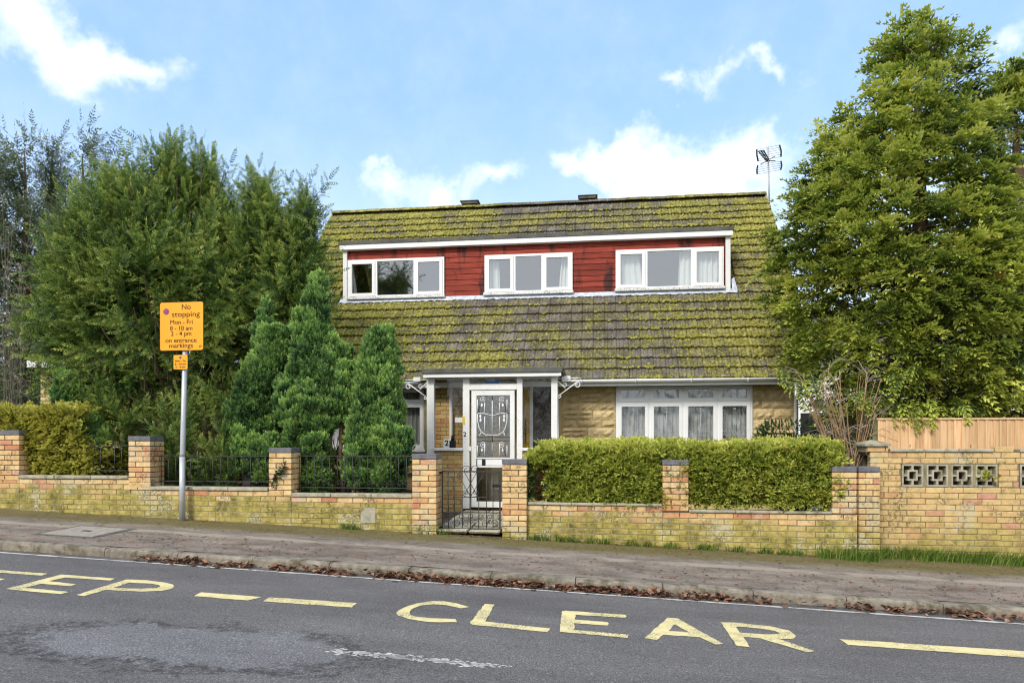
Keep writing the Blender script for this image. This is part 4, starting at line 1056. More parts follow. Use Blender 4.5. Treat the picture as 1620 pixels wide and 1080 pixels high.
# porch
YP = 11.25
porch = reg(MB().box(XA(668, YP - .1), XA(890, YP - .1), YP - .16, YE + .1, H(1.13), H(1.21), .006).build('porch_roof', M_felt, house))
MB().box(XA(670, YP - .1), XA(888, YP - .1), YP - .13, YP - .10, H(1.065), H(1.14), .003).build('fascia', M_white, porch)
MB().box(XA(676, YP), XA(882, YP), YP - .10, YH, H(1.085), H(1.12)).build('ceiling', M_white_old, porch)
zpo = zfl - .02
for (a, b) in ((675, 686.5), (732, 742.5), (817.5, 826.5), (872, 882)):
    MB().box(XA(a, YP), XA(b, YP), YP, YP + .09, zpo, H(1.085), .004).build('post', M_white_old, porch)
xl0, xl1, xm0, xm1, xr0_, xr1_ = XA(686.5, YP), XA(732, YP), XA(742.5, YP), XA(817.5, YP), XA(826.5, YP), XA(872, YP)
zsl = ZA(712, 708, YP)
for a, b in ((xl0, xl1), (xr0_, xr1_)):
    MB().box(a, b, YP + .04, YP + .046, zsl, H(1.085)).build('pane', M_glass_p, porch)
    MB().box(a, b, YP - .05, YP + .09, zsl - .05, zsl, .006).build('sill', M_white_old, porch)
    MB().box(a, b, YP + .01, YP + .08, H(1.055), H(1.085)).build('head_rail', M_white_old, porch)
pws = [reg(MB().box(a, b, YP + .035, YP + .15, zfl - .35, zsl - .05).build('porch_wall', M_mortar, house)) for a, b in ((pxl + .01, xl1), (xr0_, pxr))]
pw2 = reg(MB().box(pxl - .3, XA(731, YH) + .5, YH - .075, YH + .025, zfl - .1, H(1.1)).build('hall_wall', M_mortar, house))
z = zsl - .0875; i = 0
while z > zfl - .3:
    for (a, b), pw in zip(((pxl, xl1), (xr0_, pxr)), pws): course(pw, a, b, z, YP + .03, lambda q, r: M_brick_h, .1125 if i % 2 else 0)
    z -= .075; i += 1
z = H(1.05); i = 0
while z > zfl - .1:
    course(pw2, pxl - .1, XA(742, YH) + .1, z, YH - .08, lambda q, r: M_brick_h, .1125 if i % 2 else 0); z -= .075; i += 1
# side wall of the hall seen through the right-hand glass, and the obscured inner window
xi = XA(829, YH - .3)
MB().box(xi - .02, XA(837, YH - .1), YH - .12, YH - .07, zfl, H(1.08)).build('yellow_jamb', flat('yellow_jamb', (.50, .30, .02), .5, .2), house)
idoor = reg(frame(MB(), XA(838, YH - .1), XA(884, YH - .1), zfl, H(1.07), YH - .13, YH - .06, .06).build('inner_door', M_white_old, house))
MB().box(XA(838, YH - .1) + .06, XA(884, YH - .1) - .06, YH - .10, YH - .09, zfl + .06, H(1.01)).build('pane', flat('obscure_panel', (.06, .048, .04), .7, .6, 30, .2), idoor)
MB().box(xi + .0, xi + .02, YH - .16, YH - .12, ZA(832, 700, YH), ZA(832, 662, YH)).build('pull_handle', M_dark, idoor)
xdp = XA(712.5, YH - .2); MB().tube([(xdp, YH - .14, H(1.06)), (xdp, YH - .14, zfl)], .034, 10).build('inner_pipe', M_white_old, house)
# storm door
YO = YP + .01
zdt = ZA(780, 616.5, YO); zdb = ZA(780, 802, YO)
MB().box(xm0, xm1, YO - .005, YO + .07, zdt + .055, zdt + .0 + .10, .003).box(xm0, xm1, YO - .02, YO + .075, zdt, zdt + .055, .003).build('door_head', M_white_old, porch)
MB().box(xm0, xm1, YO + .03, YO + .036, zdt + .10, H(1.085)).build('pane', M_glass_p, porch)
MB().box(XA(768, YO), XA(789, YO), YO + .016, YO + .029, ZA(778, 607.5, YO), ZA(778, 602.5, YO)).build('blue_sticker', M_blue_p, porch)
px0, px1 = XA(746, YO), XA(814, YO)
zmr1, zmr0 = ZA(780, 723.5, YO), ZA(780, 739, YO)
b = MB(); st = .085
b.box(px0, px0 + .085, YO - .01, YO + .035, zdb, zdt - .01); b.box(px1 - .075, px1, YO - .01, YO + .035, zdb, zdt - .01)
b.box(px0 + .085, px1 - .075, YO - .01, YO + .035, zdt - .09, zdt - .01); b.box(px0 + .085, px1 - .075, YO - .01, YO + .035, zdb, ZA(780, 793, YO)); b.box(px0 + .085, px1 - .075, YO - .012, YO + .035, zmr0, zmr1)
door = reg(b.build('storm_door', M_white_old, house))
gx0_, gx1_ = px0 + .085, px1 - .075
MB().box(gx0_, gx1_, YO + .012, YO + .018, zmr1, zdt - .09).build('upper_pane', glassmat('door_glass', .20, (.75, .74, .70), .25, 40), door)
MB().box(gx0_, gx1_, YO + .012, YO + .018, ZA(780, 793, YO), zmr0).build('lower_pane', glassmat('door_glass_low', .22, (.75, .75, .73), .06), door)
MB().box(gx0_ - .002, gx1_ + .002, YO - .0135, YO - .0122, zmr0 + .028, zmr1 - .022).build('letter_backing', M_dark, door)
for (a, c) in ((.01, .19), (.26, .60)):
    MB().box(gx0_ + a * (gx1_ - gx0_) + .01, gx0_ + (a + c - .0) * (gx1_ - gx0_) - .02, YO - .016, YO - .011, zmr0 + .035, zmr1 - .03).build('letter_plate', M_white, door)
dpx = lambda zx, zy: (XA(640 + zx / 3.725, YO), YO - .002, ZA(640 + zx / 3.725, 570 + zy / 3.725, YO))
M_led = flat('leading_white', (.72, .74, .76), .4, .08)
M_ledd = flat('leading_dark', (.06, .065, .07), .4, .1)
def LD(pl, r, mat, name='leading'):
    mb = MB()
    for p in pl: mb.tube(p, r, 6)
    return mb.build(name, mat, door)
mid = 517
mir = lambda P: [(2 * mid - x, y) for x, y in P]
white_l = [[(mid, 235), (mid, 440)], [(473, 248), (473, 312)], [(432, 312), (470, 312), (mid, 326)], [(473, 330), (473, 425)], [(430, 315), (430, 350), (437, 390), (452, 420), (478, 438), (mid, 440)], [(430, 230), (430, 300)], [(408, 205), (408, 560)], [(mid, 485), (mid, 562)], [(473, 490), (473, 562)], [(430, 500), (430, 560)], [(440, 445), (450, 425)]]
dark_l = [[(437, 305), (440, 270), (455, 245), (462, 232)], [(440, 560), (445, 535), (462, 500)], [(405, 198), (636, 198)], [(405, 310), (430, 310)], [(405, 452), (636, 452)], [(405, 472), (636, 472)], [(400, 200), (400, 566)], [(mid, 200), (mid, 566)], [(420, 400), (445, 436)]]
LD([[dpx(*p) for p in L_] for L_ in white_l] + [[dpx(*p) for p in mir(L_)] for L_ in white_l[1:]], .0085, M_led)
LD([[dpx(*p) for p in L_] for L_ in dark_l] + [[dpx(*p) for p in mir(L_)] for L_ in dark_l], .005, M_ledd, 'lead_came')
for (cx_, cy_, rx, ry) in ((462, 229, 14, 14), (462, 496, 14, 14)):
    for m_ in (0, 1):
        c0 = cx_ if not m_ else 2 * mid - cx_
        LD([[dpx(c0 + rx * math.cos(a * .5), cy_ + ry * math.sin(a * .5)) for a in range(13)], [dpx(c0 + 5 * math.cos(a), cy_ + 5 * math.sin(a)) for a in range(7)]], .006, M_led, 'rose')
for (cx_, cy_) in ((455, 262), (447, 328), (448, 350), (455, 525)):
    for m_ in (0, 1):
        c0 = cx_ if not m_ else 2 * mid - cx_
        P = [dpx(c0 + 6 * math.cos(a * math.pi / 5), cy_ + 11 * math.sin(a * math.pi / 5)) for a in range(10)]
        MB().add([(x, y - .002, z) for x, y, z in P] + [(x, y + .004, z) for x, y, z in P], [tuple(range(9, -1, -1))] + [(i, (i + 1) % 10, 10 + (i + 1) % 10, 10 + i) for i in range(10)]).build('petal', M_led, door)
def text(s, size, mat, parent, x, y, z, name='lettering', bold=.0, align='CENTER', depth=.0015, sx=1):
    cu = bpy.data.curves.new('t', 'FONT'); cu.body = s; cu.size = size; cu.align_x = align; cu.align_y = 'CENTER'; cu.extrude = depth; cu.offset = bold * size
    ob = bpy.data.objects.new('t', cu); COL.objects.link(ob); bpy.context.view_layer.update()
    me = bpy.data.meshes.new_from_object(ob.evaluated_get(bpy.context.evaluated_depsgraph_get())); bpy.data.objects.remove(ob); bpy.data.curves.remove(cu)
    me.materials.clear(); me.materials.append(mat); me.name = name
    M_ = Matrix.Translation((x, y, z)) @ Matrix.Rotation(R(90), 4, 'X') @ Matrix.Diagonal((sx, 1, 1, 1)); me.transform(M_)
    return child(parent, name, me)
nx = XA(735.5, YP)
MB().box(nx - .035, nx + .035, YP - .008, YP - .001, ZA(735, 693, YP), ZA(735, 680, YP)).build('number_plate', M_white, porch)
text('2', .11, M_black, porch, nx, YP - .0095, ZA(735, 687, YP), bold=.02)
MB().box(XA(719, YP), XA(733.5, YP), YP + .030, YP + .038, ZA(725, 668, YP), ZA(725, 660, YP)).build('white_card', M_white, porch)
MB().box(XA(731.5, YP), XA(735.5, YP), YP - .006, YP - .001, ZA(725, 670.5, YP), ZA(725, 659, YP)).build('yellow_tab', flat('yellow_tab', (.75, .5, .03), .5, .05), porch)
MB().box(XA(741, YP), XA(745.5, YP), YP - .012, YP - .001, ZA(743, 713, YP), ZA(743, 706, YP)).build('bell_push', M_white, porch)
def bracket(x_post, sg):
    Y = YP + .03; pts = [(x_post, Y, H(.74)), (x_post + sg * .33, Y, H(.985))]
    b = MB(); b.tube(pts, .010, 6); b.tube([(x_post, Y, H(1.0)), (x_post + sg * .13, Y, H(.87))], .009, 6)
    b.tube(spiral((x_post + sg * .325, H(.93)), .05, math.pi / 2, -1.1 * sg, Y, .35), .009, 6); b.tube(spiral((x_post + sg * .11, H(.93)), .04, math.pi / 2, -1.0 * sg, Y, .35), .008, 6)
    b.tube([(x_post, Y, H(1.04)), (x_post + sg * .38, Y, H(1.04))], .009, 6); b.tube(spiral((x_post + sg * .03, H(.735)), .028, 0, 1.1 * sg, Y, .4), .007, 6)
    b.build('scroll_bracket', M_white_old, porch)
bracket(XA(675, YP), -1); bracket(XA(882, YP), 1)
# plaque with the house number standing on the porch sill, and a dark lantern beside it
xq = XA(707, YP - .02)
pq = reg(thing('number_plaque', 'small white plaque with a black 2 on the porch sill behind the gate', 'plaque', (xq, YP - .03, zsl)))
MB().box(xq - .055, xq + .055, YP - .045, YP - .03, zsl + .001, zsl + .15, .003).build('board', M_white, pq)
text('2', .13, M_black, pq, xq + .004, YP - .047, zsl + .075, bold=.02)
xq = XA(716, YP - .02)
lt = reg(thing('lantern', 'small black lantern on the porch sill beside the number plaque', 'lantern', (xq, YP - .02, zsl)))
MB().box(xq - .05, xq + .05, YP - .05, YP + .02, zsl + .001, zsl + .12, .006).build('body', M_dark, lt)
MB().tube([(xq, YP - .015, zsl + .12), (xq, YP - .015, zsl + .21)], .028, 8, .022).build('cap', M_dark, lt)

# television aerial on the gable behind the ridge
YA = YR + .5
aer = reg(thing('tv_aerial', 'television aerial with two grid reflectors on a mast at the right roof end', 'aerial', (XA(1216, YA), YA, ZA(1216, 330, YA))))
A = lambda px, py, dy=0: (lambda v: (v.x, YA + dy, v.z))(at(px, py, YA))
def ap(zx, zy, dy=0): return at(1180 + zx / 9.81, 220 + zy / 9.81, YA + dy)
MB().tube([ap(368, 1120), ap(357, 700), ap(345, 120)], .022, 8, .016).build('mast', M_galv, aer)
for (l0, l1, r0, r1, n) in (((168, 165), (190, 345), (522, 95), (545, 275), 6), ((182, 412), (175, 545), (545, 345), (540, 478), 5)):
    b = MB()
    for i in range(n):
        k = i / (n - 1); b.tube([ap(l0[0] + (l1[0] - l0[0]) * k, l0[1] + (l1[1] - l0[1]) * k, .05), ap(350, (l0[1] + (l1[1] - l0[1]) * k + r0[1] + (r1[1] - r0[1]) * k) / 2, .12), ap(r0[0] + (r1[0] - r0[0]) * k, r0[1] + (r1[1] - r0[1]) * k, .05)], .006, 5)
    b.build('reflector', M_galv, aer)
    MB().tube([ap(*l0, .05), ap((l0[0] + l1[0]) / 2 - 8, (l0[1] + l1[1]) / 2, .03), ap(*l1, .05)], .018, 6).tube([ap(*r0, .05), ap((r0[0] + r1[0]) / 2 + 14, (r0[1] + r1[1]) / 2, .03), ap(*r1, .05)], .018, 6).build('end_strip', M_dark, aer)
b = MB()
for k in range(3):
    o_ = (-42 + 42 * k, (10, 0, -12)[k] * .6); b.tube([ap(345 + o_[0] * .5, 345 + o_[1], 0), ap(235 + o_[0], 185 + o_[1], -.5)], .012, 5)
for k in range(9):
    q = k / 8; b.tube([ap(322 - 128 * q, 350 - 160 * q, -.5 * q), ap(372 - 95 * q, 340 - 165 * q, -.5 * q)], .010, 4)
b.build('boom', M_dark, aer)
MB().tube([ap(230, 388), ap(345, 335)], .010, 5).tube([ap(345, 335), ap(460, 342)], .010, 5).tube([ap(380, 310), ap(450, 270)], .009, 5).build('arm', M_dark, aer)

# no-stopping sign
YS = 8.93
xs_b, xs_t = XA(285, YS), XA(291.5, YS)
zb_, zt_ = zpave(xs_b, YS), ZA(291, 478, YS)
sign = reg(thing('parking_sign', 'yellow no stopping sign on a grey pole at the back of the pavement', 'sign', (xs_b, YS, zb_)))
MB().tube([(xs_b, YS + .05, zb_ - .05), (xs_b, YS + .05, zb_ + .9)], .040, 14).tube([(xs_b, YS + .05, zb_ + .9), (xs_b + .005, YS + .05, zb_ + .95), (xs_t, YS + .05, zt_ - .03)], .036, 14).build('pole', M_galv, sign)
def plate(x0, x1, z0, z1, name, rad):
    pts = []
    for cx_, cz_, a0 in ((x1 - rad, z1 - rad, 0), (x0 + rad, z1 - rad, 90), (x0 + rad, z0 + rad, 180), (x1 - rad, z0 + rad, 270)):
        pts += [(cx_ + rad * math.cos(R(a0 + 22.5 * k)), cz_ + rad * math.sin(R(a0 + 22.5 * k))) for k in range(5)]
    return reg(MB().prism(pts, YS - .004, YS + .002).build(name, M_yellow, sign))
sx0, sx1, sz0, sz1 = XA(253.5, YS), XA(321.5, YS), ZA(288, 554, YS), ZA(288, 478, YS)
MB().prism([(sx0 - .006, sz0 - .006), (sx1 + .006, sz0 - .006), (sx1 + .006, sz1 + .006), (sx0 - .006, sz1 + .006)], YS + .0025, YS + .006).build('backing', M_dark, sign)
pm = plate(sx0, sx1, sz0, sz1, 'sign_plate', .03)
for zq in (.2, .8): MB().box((sx0 + sx1) / 2 - .07, (sx0 + sx1) / 2 + .07, YS + .006, YS + .10, sz0 + (sz1 - sz0) * zq - .02, sz0 + (sz1 - sz0) * zq + .02).build('clamp', M_galv, sign)
SPX = lambda zx: XA(230 + zx / 7.72, YS); SPZ = lambda zy: ZA(288, 460 + zy / 7.72, YS)
for s_, zx, zy, cap_px, wpx in (('No', 500, 200, 50, 108), ('stopping', 495, 288, 42, 340), ('Mon - Fri', 443, 383, 44, 272), ('8 - 10 am', 441, 458, 38, 272), ('2 - 4 pm', 440, 524, 38, 248), ('on entrance', 437, 605, 36, 380), ('markings', 437, 670, 38, 290)):
    size = {'stopping': .105, 'No': .105}.get(s_, .088)
    o = text(s_, size, M_black, pm, 0, 0, 0, bold=0)
    xsv = [v.co.x for v in o.data.vertices]; zsv = [v.co.z for v in o.data.vertices]
    kx = (SPX(zx + wpx / 2) - SPX(zx - wpx / 2)) / (max(xsv) - min(xsv)); capw = cap_px / 7.72 / 113.0
    o.data.transform(Matrix.Translation((SPX(zx), YS - .0055, SPZ(zy))) @ Matrix.Diagonal((kx, 1, 1.0, 1)))
def disc(x, z, r, Y, mat, name, par, n=24):
    P = [(x + r * math.cos(2 * math.pi * k / n), z + r * math.sin(2 * math.pi * k / n)) for k in range(n)]
    return MB().prism(P, Y - .001, Y + .001).build(name, mat, par)
disc(SPX(257), SPZ(250), .045, YS - .0055, M_redring, 'roundel_ring', pm); disc(SPX(257), SPZ(250), .034, YS - .008, M_purple, 'roundel', pm)
cx0, cz0 = SPX(257), SPZ(250)
for a in (45, -45): MB().box(-.034, .034, YS - .0105, YS - .0095, -.004, .004, M=Matrix.Translation((cx0, 0, cz0)) @ Matrix.Rotation(R(a), 4, 'Y')).build('roundel_bar', M_redring, pm)
tx0, tx1, tz0, tz1 = SPX(346), SPX(516), SPZ(957), SPZ(782)
p2 = plate(tx0, tx1, tz0, tz1, 'small_plate', .012)
MB().prism([(tx0 - .004, tz0 - .004), (tx1 + .004, tz0 - .004), (tx1 + .004, tz1 + .004), (tx0 - .004, tz1 + .004)], YS + .0025, YS + .006).build('backing', M_dark, sign)
disc(SPX(430), SPZ(815), .018, YS - .0055, M_purple, 'roundel', p2)
for s_, zy, wpx in (('Mon - Fri', 855, 130), ('8 - 10 am', 893, 130), ('2 - 4 pm', 928, 120)):
    o = text(s_, .036, M_black, p2, 0, 0, 0, bold=0); xsv = [v.co.x for v in o.data.vertices]
    o.data.transform(Matrix.Translation((SPX(430), YS - .0055, SPZ(zy))) @ Matrix.Diagonal(((SPX(430 + wpx / 2) - SPX(430 - wpx / 2)) / (max(xsv) - min(xsv)), 1, 1, 1)))
MB().tube(spiral((SPX(675), SPZ(685)), .022, 0, .8, YS - .006, .4), .004, 5).build('scratch', M_dark, pm)

# low brick outbuilding behind the left hedge
YQ = 12.2
g = reg(thing('garage', 'pale brick flat roofed garage with white fascia behind the yew, far left', 'garage', (XA(64, YQ) + 1.3, YQ, .6)))
gx_0 = XA(64, YQ); gzt = ZA(80, 582, YQ)
gw = reg(MB().box(gx_0 + .006, gx_0 + 2.6, YQ + .006, YQ + 3, .2, gzt).build('wall', M_mortar, g))
z = gzt - .0375 - .075; i = 0
for x in np.arange(gx_0 + .05, gx_0 + .9, .1125): brick(gw, 'header', float(x), YQ + .05, gzt - .05, M_brick_red, 1)
while z > .9:
    course(gw, gx_0, gx_0 + .95, z - .05, YQ, lambda a, b: M_brick_y, .1125 if i % 2 else 0); z -= .075; i += 1
MB().box(gx_0 - .18, gx_0 + 2.8, YQ - .14, YQ + 3.1, gzt + .002, gzt + .15, .006).build('fascia', M_white, g)
MB().box(gx_0 - .2, gx_0 + 2.82, YQ - .16, YQ + 3.12, gzt + .15, gzt + .17).build('roof', M_felt, g)
# ---------------------------------------------------------------- vegetation
U = nr.uniform
def unit(a): return a / np.maximum(np.linalg.norm(a, axis=-1, keepdims=True), 1e-9)
def frames(D, roll):
    D = unit(np.asarray(D, float)); k = len(D)
    ref = np.where(np.abs(D[:, 2:3]) < .93, np.array([[0, 0, 1.]]), np.array([[1., 0, 0]]))
    X = unit(np.cross(ref, D)); Y = np.cross(D, X)
    c, s = np.cos(roll)[:, None], np.sin(roll)[:, None]
    return np.stack([X * c + Y * s, Y * c - X * s, D], axis=2)
def inst(T, tt, F, loc, sc, dt):
    """copies of a template (m,4,3): frames F (k,3,3), places, sizes, tint offsets"""
    V = np.einsum('kij,mcj->kmci', F * np.asarray(sc)[:, None, None], T) + np.asarray(loc)[:, None, None, :]
    t = tt[None] + np.asarray(dt)[:, None, None]; c = T.shape[1]
    return V.reshape(-1, c, 3).astype(np.float32), np.broadcast_to(t, V.shape[:3]).reshape(-1, c).astype(np.float32)
def leaf(b, a, wv, l, wd, fold=0):
    b = np.array(b, float); a = np.array(a, float); a /= np.linalg.norm(a); wv = np.array(wv, float); wv /= np.linalg.norm(wv)
    return [b + a * l * .12 + wv * wd / 2, b + a * l, b + a * l * .22 - wv * wd / 2]
def shoot_T(L=.26, n=9, ll=.08, lw=.030, r=None):
    r = r or nr; T = []; t = []
    T.append([(.005, 0, 0), (0, 0, L), (-.005, 0, 0)]); t.append([.1, .3, .1])
    for i in range(n):
        z = L * (i + .6) / n; k = 1 - .35 * i / n
        for s in (-1, 1):
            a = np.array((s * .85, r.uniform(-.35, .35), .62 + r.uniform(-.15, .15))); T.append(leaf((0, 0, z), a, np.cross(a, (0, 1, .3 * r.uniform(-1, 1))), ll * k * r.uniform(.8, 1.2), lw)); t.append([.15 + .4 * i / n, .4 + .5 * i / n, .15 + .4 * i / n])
    T.append(leaf((0, 0, L * .96), (0, 0, 1), (1, 0, 0), ll, lw)); t.append([.6, .9, .6])
    return np.array(T), np.array(t)
def bough_T(L=.85, n=13, sl=.28, up=.35, seed=0, nl=6, ll=.085, lw=.030):
    g = np.random.default_rng(seed); ST, st = shoot_T(1.0 * sl, nl, ll, lw, g); Vs = []; ts = []
    for i in range(n):
        k = (i + .5) / n; z = L * k; bend = np.array([0, up * L * k * k, z]); s = 1 if i % 2 else -1
        ang = g.uniform(.55, 1.1); D = np.array([[s * math.sin(ang), g.uniform(-.45, .45), math.cos(ang)]])
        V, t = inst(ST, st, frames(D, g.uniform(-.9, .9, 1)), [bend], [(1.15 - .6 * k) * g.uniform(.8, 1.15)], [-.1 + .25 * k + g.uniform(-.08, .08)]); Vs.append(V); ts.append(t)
    V, t = inst(ST, st, frames(np.array([[0, up * 1.6, 1]]), np.zeros(1)), [(0, up * L, L)], [.8], [.15]); Vs.append(V); ts.append(t)
    m = 4
    for j in range(m):
        a, b = j / m, (j + 1) / m; w_ = .010 * (1 - .6 * a); Vs.append(np.array([[(-w_, up * L * a * a, L * a), (w_, up * L * a * a, L * a), (0, up * L * b * b, L * b)]], np.float32)); ts.append(np.full((1, 3), .02, np.float32))
    return np.concatenate(Vs), np.concatenate(ts)
def frond_T(L=.34, n=6, seed=0, wd=.036, droop=.35):
    g = np.random.default_rng(seed); T = []; t = []
    for i in range(n):
        k = (i + .4) / n; z = L * k; y = -droop * L * k * k
        for s in (-1, 1):
            bl = L * (.55 - .34 * k) * g.uniform(.8, 1.2); a = np.array([s * .72, g.uniform(-.25, .15), .70])
            b = np.array([0, y, z]); T.append(leaf(b, a, np.cross(a, (0, 1, g.uniform(-.5, .5))), bl * .75, wd)); t.append([.1 + .3 * k, .45 + .4 * k, .1 + .3 * k])
            b2 = b + a * bl * .42; a2 = a + np.array([0, g.uniform(-.6, .1), .3]); T.append(leaf(b2, a2, np.cross(a2, (0, 1, g.uniform(-.5, .5))), bl * .65, wd * .95)); t.append([.3 + .3 * k, .75 + .3 * k, .3 + .3 * k])
    T.append(leaf((0, -droop * L * .8, L * .85), (0, -.4, 1), (1, 0, 0), L * .32, wd)); t.append([.4, .9, .4])
    return np.array(T), np.array(t)
def plume_T(seed=0, L=.17, n=13, wd=.044):
    g = np.random.default_rng(seed); T = []; t = []
    for i in range(n):
        a = 2.4 * i; k = i / n; out = .62 * (1 - .8 * k); d_ = np.array([out * math.cos(a), out * math.sin(a), .8])
        T.append(leaf((0, 0, L * .68 * k), d_, np.cross(d_, (g.uniform(-1, 1), g.uniform(-1, 1), .3)), L * (.55 - .15 * k), wd)); t.append([-.05 + .3 * k, .5 + .5 * k, -.05 + .3 * k])
    return np.array(T), np.array(t)
def profile(rows, Yc):
    rows = sorted(rows, reverse=True); z = np.array([ZA(0, r[0], Yc) if False else at((r[1] + r[2]) / 2, r[0], Yc).z for r in rows])
    return z, np.array([XA(r[1], Yc) for r in rows]), np.array([XA(r[2], Yc) for r in rows])
def lump(P, f, ph): return (np.sin(P[:, 0] * f + ph) * np.sin(P[:, 1] * f * 1.1 + ph * 2.3) + np.sin(P[:, 2] * f * .9 + ph * 1.7) * np.sin(P[:, 0] * f * .8 - P[:, 2] * f * .5 + ph) + np.sin((P[:, 0] + P[:, 1] + P[:, 2]) * f * .6 + ph * 3)) / 3
def on_crown(rows, Yc, n, depth=.8, shell=.35, front=.62, lf=2.2, la=.10, ph=0.):
    """points through the outer part of a crown whose outline is known, with outward directions"""
    z, xl, xr = profile(rows, Yc); zs_ = np.linspace(z[0], z[-1], 200); wl = np.interp(zs_, z, xl); wr = np.interp(zs_, z, xr); hw = (wr - wl) / 2
    p = np.maximum(hw, .22 * hw.max()); p /= p.sum(); i = nr.choice(200, n, p=p); zz2 = zs_[i] + U(-.5, .5, n) * (zs_[1] - zs_[0])
    h = np.interp(zz2, zs_, hw); c = np.interp(zz2, zs_, (wl + wr) / 2)
    phi = np.where(nr.random(n) < front, U(math.pi, 2 * math.pi, n), U(0, math.pi, n)); rho = 1 - shell * nr.random(n) ** 1.6
    N = np.stack([np.cos(phi), np.sin(phi), np.zeros(n)], 1)
    P = np.stack([c + h * np.cos(phi), Yc + h * depth * np.sin(phi), zz2], 1)
    rho = rho * (1 - la + la * 1.6 * lump(P, lf, ph))
    P = np.stack([c + h * rho * np.cos(phi), Yc + h * depth * rho * np.sin(phi), zz2], 1)
    dh = np.gradient(hw, zs_); N[:, 2] = np.clip(-np.interp(zz2, zs_, dh), -1.2, 1.2)
    return P, unit(N), rho
def foliage(name, parts, mat, parent, tris=False):
    V = np.concatenate([p[0] for p in parts]); t = np.concatenate([p[1] for p in parts])
    o = child(parent, name, raw_mesh(name, V, V.shape[1], mat, t)); return o
def spread(Ts, P, D, roll, sc, dt):
    out = []; k = nr.integers(0, len(Ts), len(P))
    for j, (T, t) in enumerate(Ts):
        m = k == j
        if m.any(): out.append(inst(T, t, frames(D[m], roll[m]), P[m], sc[m], dt[m]))
    return out
def keep_out(P, D=None):       # not inside the house, not through its front
    inside = (P[:, 1] > YE - .05) & (P[:, 0] > -6.6) & (P[:, 0] < 3.9)
    return ~inside
BOUGH = [bough_T(seed=s, up=.10 + .08 * s, n=13 + s) for s in range(4)]
CBOUGH = [bough_T(seed=50 + s, up=.1 + .1 * s, n=8, sl=.34, nl=4, ll=.12, lw=.045) for s in range(3)]
LEADER = [bough_T(L=.95, n=15, sl=.22, up=.30, seed=20 + s) for s in range(3)]
FROND = [frond_T(L=.20, n=4, seed=s, wd=.038, droop=.8) for s in range(6)]
HFR = [frond_T(L=.155, n=4, seed=30 + s, wd=.036, droop=.5) for s in range(4)]
def tuft_T(seed=0):
    g = np.random.default_rng(seed); Vs = []; ts = []; PT, pt = plume_T(seed, .15, 9, .040)
    for i in range(8):
        a = 2.4 * i; r_ = .062 * math.sqrt(i / 8); D = np.array([[math.cos(a) * .35 * i / 8, math.sin(a) * .35 * i / 8, 1.]])
        V, t = inst(PT, pt, frames(D, g.uniform(0, 6, 1)), [(r_ * math.cos(a), r_ * math.sin(a), .055 * (1 - i / 8) + g.uniform(-.015, .015))], [g.uniform(.75, 1.15)], [.10 - .22 * i / 8]); Vs.append(V); ts.append(t)
    return np.concatenate(Vs), np.concatenate(ts)
PLUME = [tuft_T(s) for s in range(5)]
def limbs(name, base, P, mat, parent, r0=.03, r1=.006, sag=.15, n=5, jitter=.06):
    b = MB()
    for p in P:
        p = Vector(p); q = Vector(base(p)); pts = []
        for i in range(n + 1):
            k = i / n; v = q.lerp(p, k); v.z -= sag * math.sin(math.pi * k); j = jitter * math.sin(math.pi * k); pts.append(v + Vector((rnd.uniform(-j, j), rnd.uniform(-j, j), rnd.uniform(-j, j))))
        b.tube(pts, r0 * rnd.uniform(.6, 1.2), 5, r1, caps=False)
    o = b.build(name, mat, parent); o['kind'] = 'stuff'; return o

# the big yew left of the house
YY = 11.35
yx, yz0 = XA(285, YY), zgarden(XA(285, YY), YY)
yew = reg(thing('yew_tree', 'big dark spreading yew with spiky shoots, left of the house behind the yellow sign', 'tree', (yx, YY, yz0)))
yrows = [(205, 262, 300), (222, 225, 325), (255, 165, 372), (290, 118, 398), (330, 95, 425), (370, 66, 465), (405, 52, 495), (450, 44, 500), (500, 45, 495), (560, 70, 480), (600, 88, 455), (640, 115, 420), (668, 160, 380)]
n = 1650
P, N, rho = on_crown(yrows, YY, n, .62, .50, .70, 2.0, .13, 1.3)
zz0, zz1 = P[:, 2].min(), P[:, 2].max(); hz_ = ((P[:, 2] - zz0) / (zz1 - zz0))[:, None]
D = N * (1.25 - .75 * hz_) + np.array([[0, 0, 1.]]) * (-.12 + .95 * hz_) + nr.normal(0, .34, (n, 3)); roll = U(-1.2, 1.2, n)
P = P - unit(D) * .80; P[:, 2] -= .30 * np.clip(N[:, 2], 0, 1)
ok = keep_out(P + unit(D) * .8) & (P[:, 1] > 9.35)
fol = spread(BOUGH, P[ok], D[ok], roll[ok], U(.75, 1.12, n)[ok], (nr.normal(0, .10, n) - .02)[ok])
tips = [(232, 262), (250, 250), (262, 222), (275, 215), (288, 222), (300, 230), (318, 240), (332, 262), (352, 278), (372, 300), (388, 322), (398, 338), (412, 360), (430, 372), (447, 352), (460, 362), (476, 345), (484, 372), (492, 360), (499, 380), (212, 285), (190, 300), (165, 300), (150, 318), (118, 345), (98, 372), (510, 420), (505, 455), (510, 500), (75, 420), (60, 470), (48, 520)]
TP = np.array([tuple(at(a + rnd.uniform(-6, 6), b + rnd.uniform(0, 30), YY + rnd.uniform(-.5, .4))) for a, b in tips for _ in range(2)])
TD = np.array([((t_[0] - yx) * .22, -.05, 1.0) for t_ in TP]) + nr.normal(0, .26, (len(TP), 3))
fol += spread(LEADER, TP - unit(TD) * .95, TD, U(-3, 3, len(TP)), U(.8, 1.15, len(TP)), nr.normal(-.08, .06, len(TP)))
